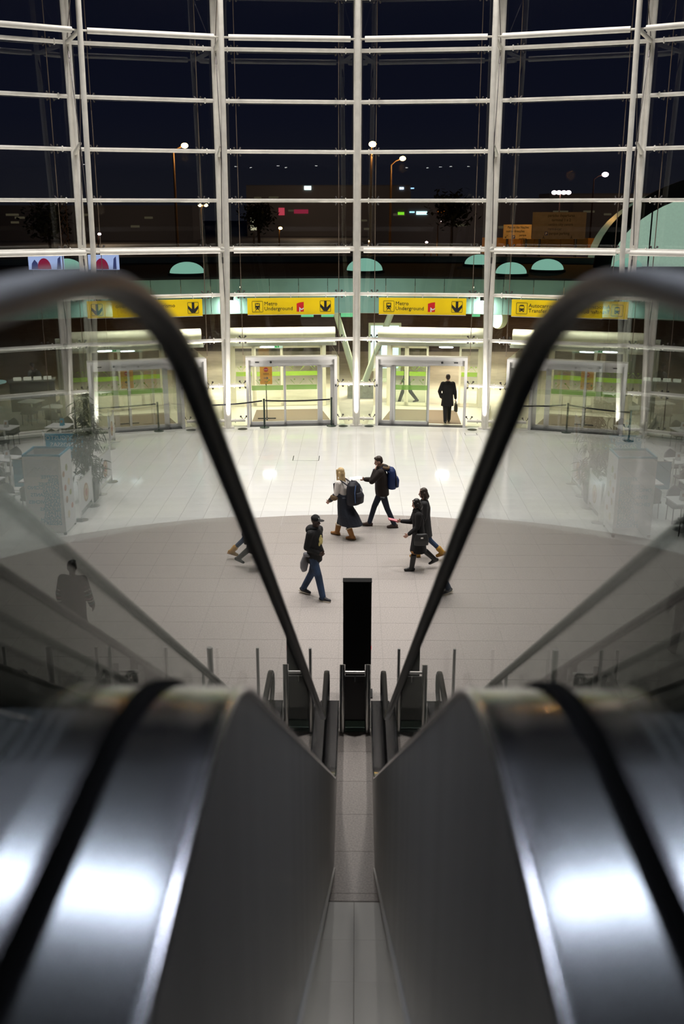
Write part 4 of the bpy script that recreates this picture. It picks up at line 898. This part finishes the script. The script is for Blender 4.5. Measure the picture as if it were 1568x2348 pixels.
def person(label, loc, ang, H, skin, legs, arms, lean=.06, hyaw=0.0, hpitch=0.0, curl=(.6, .6), vox=.010, inward=(None, None)):
    t = thing('person', label, 'person', loc, radians(ang)); J = fk(H, lean, legs, arms); s = J['s']; P, T = J['P'], J['T']; mb = MB()
    loft(mb, [(P - T * .10 * s, .11 * s, .085 * s), (P + T * .0, .145 * s, .095 * s), (P + T * .16 * s, .125 * s, .085 * s), (P + T * .36 * s, .15 * s, .10 * s), (P + T * .48 * s, .14 * s, .08 * s), (P + T * .53 * s, .06 * s, .055 * s)])
    for nm, q in J['legs'].items():
        hip, kn, an, heel, toe = q[:5]; mb.caps(hip, .075 * s, kn, .048 * s).caps(kn, .048 * s, kn.lerp(an, .35), .050 * s).caps(kn.lerp(an, .35), .050 * s, an, .034 * s).caps(an, .034 * s, heel, .024 * s, 8).caps(heel, .024 * s, toe, .018 * s, 8)
    for i, (nm, q) in enumerate(J['arms'].items()):
        sh, el, wr, fd = q; mb.caps(P + T * .46 * s, .05 * s, sh, .05 * s).caps(sh, .05 * s, el, .037 * s).caps(el, .037 * s, wr, .026 * s); hand(mb, wr, fd, -1 if nm == 'L' else 1, curl[i], inward[i])
    hc = J['hc']; Rh = headframe(J, hyaw, hpitch); J['Rh'] = Rh; hp = lambda x, y, z: hc + Rh @ (V((x, y, z)) * s); J['hp'] = hp
    mb.caps(J['neck'] - T * .03 * s, .056 * s, hp(0, -.012, -.055), .050 * s)
    mb.ell(hp(0, -.010, .022), (.072 * s, .090 * s, .092 * s), Rh, 16, 12).ell(hp(0, .018, -.045), (.056 * s, .070 * s, .072 * s), Rh, 14, 10).ell(hp(0, .062, -.092), (.026 * s, .022 * s, .020 * s), Rh)
    mb.caps(hp(0, .080, .005), .011 * s, hp(0, .101, -.030), .013 * s, 8).ell(hp(0, .078, -.062), (.024 * s, .012 * s, .010 * s), Rh).caps(hp(-.035, .074, .022), .012 * s, hp(.035, .074, .022), .012 * s, 8)
    for sd in (-1, 1): mb.ell(hp(sd * .074, -.006, -.012), (.010 * s, .022 * s, .031 * s), Rh)
    J['root'] = t; J['body'] = skinned(mb, 'body', skin, t, vox, 2)
    for sd in (-1, 1): MB().ell(hp(sd * .031, .077, .002), (.012 * s, .008 * s, .008 * s), Rh, 8, 6).build('eye', m_eye, t, 60)
    lp = MB().ell(hp(0, .089, -.062), (.020 * s, .005 * s, .006 * s), Rh, 8, 6); lp.build('lips', m_lip, t, 60)
    return J
m_eye = M('dark eye', (.02, .015, .012), .3); m_lip = M('lip', (.30, .11, .09), .5)
def jacket(J, m, hem=.14, r=1.0, flare=1.0, name='jacket', arms=True, collar=.0, vox=.012, sleeve=1.0, upto=.54, back=0.0):
    s, P, T = J['s'], J['P'], J['T']; mb = MB(); rs = []
    if hem > .2:
        for k in range(5):
            q = 1 - k / 5; rs.append((P - V((0, back * q, hem * s * q)), (.165 + .05 * flare * q) * s * r, (.125 + .055 * flare * q) * s * r))
    else: rs.append((P - T * hem * s, .165 * s * r, .125 * s * r))
    rs += [(P + T * .02 * s, .168 * s * r, .128 * s * r), (P + T * .17 * s, .155 * s * r, .118 * s * r), (P + T * .34 * s, .180 * s * r, .130 * s * r), (P + T * .46 * s, .185 * s * r, .105 * s * r), (P + T * .52 * s, .11 * s * r, .085 * s * r), (P + T * (upto + collar) * s, .072 * s, .070 * s)]
    loft(mb, rs)
    if arms:
        for nm, (sh, el, wr, fd) in J['arms'].items():
            mb.caps(P + T * .44 * s, .075 * s * r, sh, .072 * s * r).caps(sh, .072 * s * r, el, .056 * s * r * sleeve).caps(el, .056 * s * r * sleeve, wr - fd * .005, .043 * s * r * sleeve)
    return skinned(mb, name, m, J['root'], vox, 3)
def trousers(J, m, r=1.0, cut=1.0, vox=.012, name='trousers'):
    s, P, T = J['s'], J['P'], J['T']; mb = MB(); loft(mb, [(P - T * .13 * s, .12 * s, .10 * s), (P - T * .05 * s, .158 * s, .120 * s), (P + T * .06 * s, .152 * s, .112 * s), (P + T * .12 * s, .14 * s, .10 * s)])
    for q in J['legs'].values():
        hip, kn, an = q[:3]; e_ = kn.lerp(an, cut); mb.caps(hip - V((0, 0, .03 * s)), .094 * s * r, kn, .069 * s * r).caps(kn, .069 * s * r, e_, .057 * s * r)
    return skinned(mb, name, m, J['root'], vox, 2)
def shoes(J, m, sole=None, kind='shoe', fur=None, shaft=.0):
    s = J['s']
    for q in J['legs'].values():
        hip, kn, an, heel, toe, fw, dn = q; mb = MB(); mb.caps(heel + fw * .004 * s, .036 * s, toe - fw * .01 * s, .034 * s).caps(an + dn * .012 * s, .044 * s, toe - fw * .06 * s - dn * .008 * s, .036 * s).caps(heel - dn * .015 * s, .038 * s, an + dn * .01, .042 * s)
        if shaft: top = an.lerp(kn, shaft); mb.caps(an + dn * .01, .058 * s, top, .072 * s)
        skinned(mb, kind, m, J['root'], .009, 2)
        if kind == 'sneaker': MB().ell(an + fw * .065 * s + dn * .022 * s, (.024, .045, .022), None, 10, 6).build('laces', m_paper, J['root'], 60)
        if sole:
            mb = MB(); X = V((1, 0, 0)); o_ = [(-.046, .0), (-.040, .035), (-.042, .10), (-.046, .15), (-.035, .205), (0, .222), (.035, .205), (.046, .15), (.042, .10), (.040, .035), (.046, 0), (.030, -.038), (-.030, -.038)]
            b0 = heel + dn * .018 * s; mb.rings([[tuple(b0 + X * x * s + fw * y * s + dn * z * s) for x, y in o_] for z in (0, .020)]); mb.build('sole', sole, J['root'])
        if fur:
            top = an.lerp(kn, shaft); mb = MB(); ax = (kn - an).normalized(); x = ax.cross(V((1, 0, 0))).normalized(); y = ax.cross(x)
            mb.tube([tuple(top + ax * .03 * s + (x * cos(a) + y * sin(a)) * .066 * s) for a in [2 * pi * i / 14 for i in range(14)]], .018 * s, 8, closed=True); mb.build('fur_cuff', fur, J['root'], 60)
def hair(J, m, style='short'):
    s, hp, Rh = J['s'], J['hp'], J['Rh']; mb = MB()
    mb.ell(hp(0, -.022, .036), (.080 * s, .090 * s, .090 * s), Rh, 16, 12)
    if style == 'short': mb.ell(hp(0, -.055, -.005), (.070 * s, .052 * s, .068 * s), Rh).ell(hp(0, .035, .088), (.06 * s, .045 * s, .028 * s), Rh)
    if style in ('long', 'bob'):
        L = .34 if style == 'long' else .16
        mb.ell(hp(0, -.05, -.03), (.085 * s, .07 * s, .10 * s), Rh)
        for sd in (-1, -.5, 0, .5, 1):
            x = sd * .075; y = -.03 - .05 * (1 - abs(sd)); mb.caps(hp(x, y, 0), .034 * s, hp(x * 1.15, y - .02, -L * .6), .040 * s).caps(hp(x * 1.15, y - .02, -L * .6), .040 * s, hp(x * .95, y - .005, -L - .03 * (sd % 1)), .018 * s)
        for sd in (-1, 1): mb.caps(hp(sd * .062, .045, .07), .022 * s, hp(sd * .082, .035, -L * .5), .022 * s)
    return skinned(mb, 'hair', m, J['root'], .010, 2)
def attach(J, name, label, cat, p):
    r = J['root']; a = r.rotation_euler.z; q = V(r.location) + Matrix.Rotation(a, 3, 'Z') @ V(p); return thing(name, label, cat, q, a)
def backpack(J, label, m1, m2, w=.32, h=.46, d=.20, drop=0.0, off=.0):
    s, P, T = J['s'], J['P'], J['T']; c = P + T * (.30 - drop) * s + V((off, -.125 * s - d / 2 - .012, 0)); t = attach(J, 'backpack', label, 'backpack', c)
    mb = MB(); loft(mb, [((0, 0, -h / 2), w * .46, d * .46), ((0, 0, -h * .38), w * .5, d * .52), ((0, 0, h * .1), w * .5, d * .5), ((0, .01, h * .36), w * .42, d * .42), ((0, .02, h * .5), w * .25, d * .25)]); skinned(mb, 'bag_body', m1, t, .014, 2)
    mb = MB(); loft(mb, [((0, -d * .45, -h * .42), w * .36, d * .28), ((0, -d * .47, -h * .1), w * .38, d * .30), ((0, -d * .42, h * .06), w * .30, d * .2)]); skinned(mb, 'front_pocket', m1, t, .012, 2)
    for sd in (-1, 1): MB().tube([(sd * w * .40, -d * .42, -h * .35), (sd * w * .41, -d * .38, h * .1), (sd * w * .2, -d * .30, h * .38)], .012, 8).build('trim_strip', m2, t, 40)
    MB().box((0, -d * .73, -h * .12), (w * .16, .01, .02)).build('zip_tab', m_paper, t)
    for sd in (-1, 1):
        x = sd * .11 * s; MB().tube([(x, .06, h * .30), (x * 1.05, d / 2 + .12, h * .52), (x * 1.1, d / 2 + .30 * s, h * .33), (x * 1.15, d / 2 + .285 * s, 0), (x * 1.2, d / 2 + .13, -h * .35)], .017, 8).build('shoulder_strap', m1, t, 40)
    MB().tube([(-.04, .05, h * .46), (0, .05, h * .56), (.04, .05, h * .46)], .009, 8).build('grab_handle', m1, t, 40)
    return t
sk_l = M('light skin', (.55, .33, .25), .5); sk_d = M('deep brown skin', (.055, .028, .018), .45); sk_m = M('warm skin', (.42, .24, .17), .5)
c_blk = M('black cloth', (.008, .008, .009), .85, bump=.3, bscale=60); c_coat = M('black wool coat', (.010, .009, .010), .9); c_jean = M('blue denim', (.022, .045, .095), .8, var=.55, scale=5); c_djean = M('dark denim', (.008, .014, .030), .8, var=.4, scale=5)
c_brown = M('dark brown jacket cloth', (.016, .010, .008), .85, bump=.3, bscale=40); c_fleece = M('white fleece', (.86, .80, .75), .9, bump=.3, bscale=40); c_navy = M('navy quilted cloth', (.008, .012, .024), .7, bump=.4, bscale=25); c_grey = M('charcoal coat', (.022, .022, .024), .8)
c_lgrey = M('grey jersey', (.22, .22, .24), .85); m_tan = M('tan suede', (.36, .17, .055), .85, var=.2, scale=14); m_must = M('mustard leather', (.42, .22, .03), .7); m_bshoe = M('brown shoe', (.075, .045, .035), .6); m_bleath = M('black leather', (.008, .008, .008), .4)
m_fur = M('brown fur', (.20, .13, .07), .95, bump=1, bscale=70); m_wfur = M('cream fur', (.70, .58, .42), .95, bump=1, bscale=70); h_blond = M('blond hair', (.66, .48, .24), .55, var=.3, scale=22, stretch=(1, 1, .15)); h_brown = M('brown hair', (.035, .020, .012), .5, var=.4, scale=22, stretch=(1, 1, .15)); h_blk = M('black hair', (.010, .008, .007), .45)
c_bblue = M('blue nylon', (.010, .030, .12), .6); c_nblk = M('navy black nylon', (.010, .010, .018), .6); c_ltrim = M('pale blue piping', (.07, .13, .28), .6); m_sneak = M('dark sneaker', (.02, .02, .026), .6); m_wsole = M('cream rubber sole', (.66, .60, .50), .6)
# man in cap
J = person('man in black cap and hooded jacket walking, hands in pockets, left of the totem board', (-.81, 18.52, 0), -118, 1.78, sk_d, ((-15, 14, 8), (19, 6, -4)), (((-.10, -.20, -1), (.55, .70, -.50)), ((.12, -.22, -1), (-.55, .72, -.50))), lean=.02, hyaw=-.05, hpitch=-.08)
s = J['s']; trousers(J, c_jean, 1.10); shoes(J, m_sneak, m_wsole, 'sneaker'); jacket(J, c_blk, .13, 1.12, name='hooded_jacket'); P, T, hp, Rh = J['P'], J['T'], J['hp'], J['Rh']
mb = MB().ell(P + T * .51 * s + V((0, -.10, 0)), (.13 * s, .085 * s, .09 * s)).ell(P + T * .55 * s + V((0, -.02, 0)), (.105 * s, .095 * s, .045 * s)); skinned(mb, 'hood', c_blk, J['root'], .012, 3)
mb = MB().ell(hp(0, -.006, .050), (.084 * s, .098 * s, .072 * s), Rh, 16, 10); mb.ell(hp(0, -.006, .105), (.05 * s, .06 * s, .025 * s), Rh); skinned(mb, 'cap', c_blk, J['root'], .009, 2)
MB().ell(hp(0, .115, .035), (.070 * s, .068 * s, .010 * s), Rh, 16, 8).build('cap_brim', c_blk, J['root'], 50)
o = text('cap_lettering', 'NY', .055, m_paper, J['root'], tuple(hp(0, .088, .048)), 'CENTER', rot=(pi / 2 - .25, 0, pi), depth=.004)
mb = MB()
for x, z, rx, rz in ((.02, .34, .05, .06), (-.03, .30, .045, .08), (.05, .26, .03, .05), (.0, .40, .03, .03)): mb.ell(P + T * z * s + V((x, .135 * 1.0 * s, 0)), (rx, .018, rz))
skinned(mb, 'chest_print', M('cream chest print', (.75, .58, .22), .7, var=.5, scale=18), J['root'], .009, 1)
mb = MB(); loft(mb, [((.02, -.16, P.z - .02), .15, .05), ((.05, -.19, P.z - .14), .16, .06), ((.07, -.20, P.z - .26), .12, .06), ((.06, -.20, P.z - .36), .07, .04)]); mb.caps((.1, -.15, P.z + .02), .05, (.19, -.02, P.z + .03), .03); skinned(mb, 'tied_jacket', c_lgrey, J['root'], .012, 3)
# blonde woman
J = person('blonde woman in white fleece and navy coat slipped to her waist, carrying a backpack', (-.29, 22.32, 0), 62, 1.74, sk_l, ((-15, 10, 4), (18, 6, -4)), (((-.22, .10, -1), (.10, .65, -.60)), ((.22, .05, -1), (-.15, .65, -.5))), lean=.10, hpitch=-.05)
s = J['s']; P, T = J['P'], J['T']; trousers(J, c_djean, .86); shoes(J, m_tan, M('dark boot sole', (.10, .05, .02), .7), 'boot', m_wfur, .42); jacket(J, c_fleece, .06, 1.05, name='fleece_top'); hair(J, h_blond, 'long')
mb = MB(); loft(mb, [((0, -.20, P.z - .54 * s), .26 * s, .30 * s), ((0, -.13, P.z - .32 * s), .25 * s, .25 * s), ((0, -.05, P.z - .12 * s), .21 * s, .18 * s), ((0, -.03, P.z + .06 * s), .20 * s, .16 * s), ((0, -.03, P.z + .13 * s), .19 * s, .15 * s)])
for nm in 'LR':
    sh, el, wr, fd = J['arms'][nm]; mb.caps(el.lerp(wr, .15), .070 * s, wr - fd * .02, .055 * s); mb.caps(el.lerp(wr, .1), .075 * s, P + V((0, -.10, .10)), .08 * s)
skinned(mb, 'slipped_coat', c_navy, J['root'], .012, 3)
sh, el, wr, fd = J['arms']['L']; MB().ell(el.lerp(wr, .2) + V((-.02, 0, -.02)), (.085, .10, .075), None, 14, 10).build('fur_trim', m_fur, J['root'], 60); MB().ell(wr - fd * .03, (.06, .06, .05), None, 12, 8).build('fur_trim', m_fur, J['root'], 60)
backpack(J, 'big navy black backpack with pale blue piping on the blonde woman', c_nblk, c_ltrim, .42, .54, .32, .05)
# man with blue backpack
J = person('man in dark brown fur-hooded jacket walking with a hand raised to his face', (.63, 23.14, 0), 94, 1.84, sk_l, ((-16, 8, 2), (22, 6, -8)), (((-.12, .70, -.66), (.40, -.34, 1)), ((.05, .30, -.95), (-.12, .95, .10))), lean=.10, hpitch=-.32, curl=(.15, .8), inward=((0.2, -1, .2), None))
s = J['s']; P, T, hp = J['P'], J['T'], J['hp']; trousers(J, c_djean, .98); shoes(J, m_bshoe, M('dark shoe sole', (.03, .02, .015), .7), 'shoe'); jacket(J, c_brown, .10, 1.26, name='winter_jacket'); hair(J, h_brown, 'short')
mb = MB().ell(P + T * .53 * s + V((0, -.11, .01)), (.13 * s, .10 * s, .085 * s)).ell(P + T * .53 * s + V((0, -.02, .02)), (.11 * s, .10 * s, .05 * s)); skinned(mb, 'hood', c_brown, J['root'], .012, 3)
mb = MB().tube([tuple(P + T * .555 * s + V((.145 * s * sin(a), -.085 * s + .13 * s * -cos(a) * .9, .02 - .03 * cos(a)))) for a in [radians(d_) for d_ in range(-105, 106, 15)]], .030 * s, 8); mb.build('fur_trim', m_fur, J['root'], 60)
MB().box(tuple(J['legs']['L'][0].lerp(J['legs']['L'][1], .25) + V((-.092 * s, .03, 0))), (.012, .10, .05), rx=.3).build('torn_patch', M('pale denim tear', (.25, .30, .34), .9), J['root'])
backpack(J, 'blue backpack on the man in the fur-hooded jacket', c_bblue, c_nblk, .35, .52, .24)
w = J['arms']['R'][2] + J['arms']['R'][3] * .12; t = attach(J, 'paper_sheet', 'white paper sheet held out by the man with the blue backpack', 'paper', w + V((0, .11, .02)))
rs = [[(-.105, -.15 + .05 * i, .012 * sin(i * .9)), (.105, -.15 + .05 * i, .012 * sin(i * .9) + .02), (.105, -.15 + .05 * i, .012 * sin(i * .9) + .0212), (-.105, -.15 + .05 * i, .012 * sin(i * .9) + .0012)] for i in range(7)]; MB().rings(rs).build('sheet', m_paper, t)
# woman in long black coat
J = person('woman in long black coat and black boots reading a red booklet', (1.34, 20.16, 0), 96, 1.62, sk_l, ((14, 6, -3), (-14, 34, 22)), (((-.12, .10, -1), (.0, .75, -.60)), ((.02, .35, -.9), (-.15, .95, .12))), lean=.08, hpitch=-.30, curl=(.8, .9))
s = J['s']; P, T, hp = J['P'], J['T'], J['hp']; trousers(J, c_blk, .78, .9, name='leggings'); shoes(J, m_bleath, None, 'boot', None, .75); jacket(J, c_coat, .46, 1.10, 1.0, 'long_coat'); hair(J, h_blk, 'bob')
for nm in 'L': MB().ell(J['legs'][nm][1] - V((0, 0, .02)), (.075, .075, .05), None, 12, 8).build('tan_knee_patch', m_tan, J['root'], 60)
mb = MB().ell(P + T * .53 * s, (.13 * s, .115 * s, .06 * s)).ell(P + T * .57 * s, (.10 * s, .095 * s, .04 * s)); skinned(mb, 'scarf', c_coat, J['root'], .012, 2)
w = J['arms']['R'][2] + J['arms']['R'][3] * .13; t = attach(J, 'booklet', 'red booklet held open by the woman in the long black coat', 'booklet', w + V((0, .06, .025)))
MB().box((0, 0, 0), (.15, .20, .012), rx=.25).build('cover', M('red booklet cover', (.42, .015, .04), .5), t); MB().box((0, 0, .009), (.14, .19, .008), rx=.25).build('pages', M('pinkish pages', (.6, .25, .28), .6), t)
t = attach(J, 'handbag', 'black shoulder bag at the side of the woman in the long black coat', 'handbag', P + V((-.255, -.02, -.04)))
mb = MB(); loft(mb, [((0, 0, -.16), .055, .15), ((0, 0, -.05), .065, .16), ((0, 0, .08), .045, .13), ((0, 0, .10), .02, .11)]); skinned(mb, 'bag_body', M('grey black leather', (.022, .022, .022), .5), t, .011, 2)
MB().tube([(0, .11, .08), (.04, .10, .30), (.10, .04, .47), (.10, -.03, .48), (.04, -.09, .30), (0, -.11, .08)], .010, 8).build('strap', m_bleath, t, 40); MB().box((-.066, 0, .02), (.006, .05, .03)).build('clasp', m_chrome, t)
# woman behind her
J = person('woman with long brown hair, charcoal coat and mustard boots, beyond the woman in black', (1.52, 20.86, 0), 88, 1.66, sk_l, ((-16, 30, 18), (14, 6, -3)), (((-.10, -.05, -1), (.05, .35, -.95)), ((.1, .1, -1), (-.1, .6, -.7))), lean=.06, hpitch=-.12)
s = J['s']; trousers(J, c_jean, .88); shoes(J, m_must, m_tan, 'boot', None, .3); jacket(J, c_grey, .34, 1.08, .8, 'charcoal_coat'); hair(J, h_brown, 'bob')
# man leaving through the door
J = person('man in black overcoat seen from behind, walking out through the open door', (3.27, 35.35, .013), 4, 1.78, sk_l, ((-12, 3, 8), (14, 10, 8)), (((-.42, -.12, -.9), (.30, .30, -.9)), ((.30, 0, -1), (.14, .10, -1))), lean=.03, curl=(.7, 1.3))
s = J['s']; trousers(J, c_blk, 1.12); shoes(J, m_bleath, None, 'shoe'); jacket(J, c_coat, .30, 1.20, .55, 'overcoat', collar=.03); hair(J, h_brown, 'short')
w = J['arms']['R'][2] + J['arms']['R'][3] * .11; t = attach(J, 'briefcase', 'dark briefcase in the right hand of the man at the open door', 'briefcase', w + V((.01, .02, -.20)))
mb = MB(); loft(mb, [((0, 0, -.17), .06, .20), ((0, 0, -.05), .065, .205), ((0, 0, .08), .05, .19), ((0, 0, .12), .025, .16)]); skinned(mb, 'case_body', M('olive black leather', (.03, .03, .022), .5), t, .012, 2); MB().tube([(0, -.06, .10), (0, -.05, .19), (0, .05, .19), (0, .06, .10)], .011, 8).build('handle', m_bleath, t, 40)
# person behind the left balustrade glass
J = person('person in dark jumper with striped sleeves walking away, seen through the left balustrade', (-4.83, 15.83, 0), -8, 1.76, sk_d, ((-14, 8, 8), (16, 8, 0)), (((-.28, -.05, -1), (-.05, .2, -1)), ((.30, .05, -1), (.05, .4, -.9))), lean=.04)
s = J['s']; trousers(J, c_blk, 1.12); shoes(J, m_sneak, m_wsole, 'sneaker'); jacket(J, M('dark jumper', (.02, .017, .018), .9), .14, 1.24, name='jumper'); hair(J, h_blk, 'short')
st = [M('stripe teal', (.06, .16, .14), .8), M('stripe pink', (.22, .09, .12), .8), M('stripe pale', (.30, .32, .30), .8)]
for nm in 'LR':
    sh, el, wr, fd = J['arms'][nm]
    for q in range(7):
        f0 = .12 + q * .26; a, b_ = (sh, el) if f0 < 1 else (el, wr); f1 = f0 % 1; c = V(a).lerp(V(b_), f1); d_ = (V(b_) - V(a)).normalized(); r0 = (.0835 - .017 * f1 if f0 < 1 else .066 - .014 * f1) * s; MB().tube([tuple(c - d_ * .014), tuple(c + d_ * .014)], r0 * 1.03, 14).build('sleeve_stripe', st[q % 3], J['root'], 40)
# people outside
J = person('person in grey trousers walking past outside, behind the half open door leaf', (2.07, 40.6, -.26), 75, 1.74, sk_m, ((22, 4, -4), (-20, 20, 10)), (((-.1, -.3, -1), (0, .2, -1)), ((.1, .3, -1), (0, .5, -.8))), vox=.014)
trousers(J, M('grey trousers', (.05, .05, .055), .8), 1.15, vox=.016); shoes(J, m_bleath, None, 'shoe'); jacket(J, c_grey, .14, 1.15, vox=.016); hair(J, h_brown, 'short')
J = person('bearded man in dark waistcoat standing behind the terrace counter', (12.15, 39.75, -.26), -70, 1.78, sk_m, ((0, 2, 0), (3, 2, 0)), (((-.1, .3, -1), (.2, .9, .0)), ((.15, .3, -1), (-.2, .9, -.05))), vox=.014)
trousers(J, c_blk, 1.05, vox=.016); shoes(J, m_bleath, None, 'shoe'); jacket(J, c_lgrey, .10, 1.0, name='shirt', vox=.016); jacket(J, c_coat, .12, 1.10, name='waistcoat', arms=False, vox=.016); hair(J, h_blk, 'short')
backpack(J, 'dark backpack on the bearded man by the terrace counter', c_navy, c_nblk, .30, .44, .18)
dg = bpy.context.evaluated_depsgraph_get()
for o in BAKE:
    me = bpy.data.meshes.new_from_object(o.evaluated_get(dg)); old = o.data; o.modifiers.clear(); o.data = me
    if old.users == 0: bpy.data.meshes.remove(old)
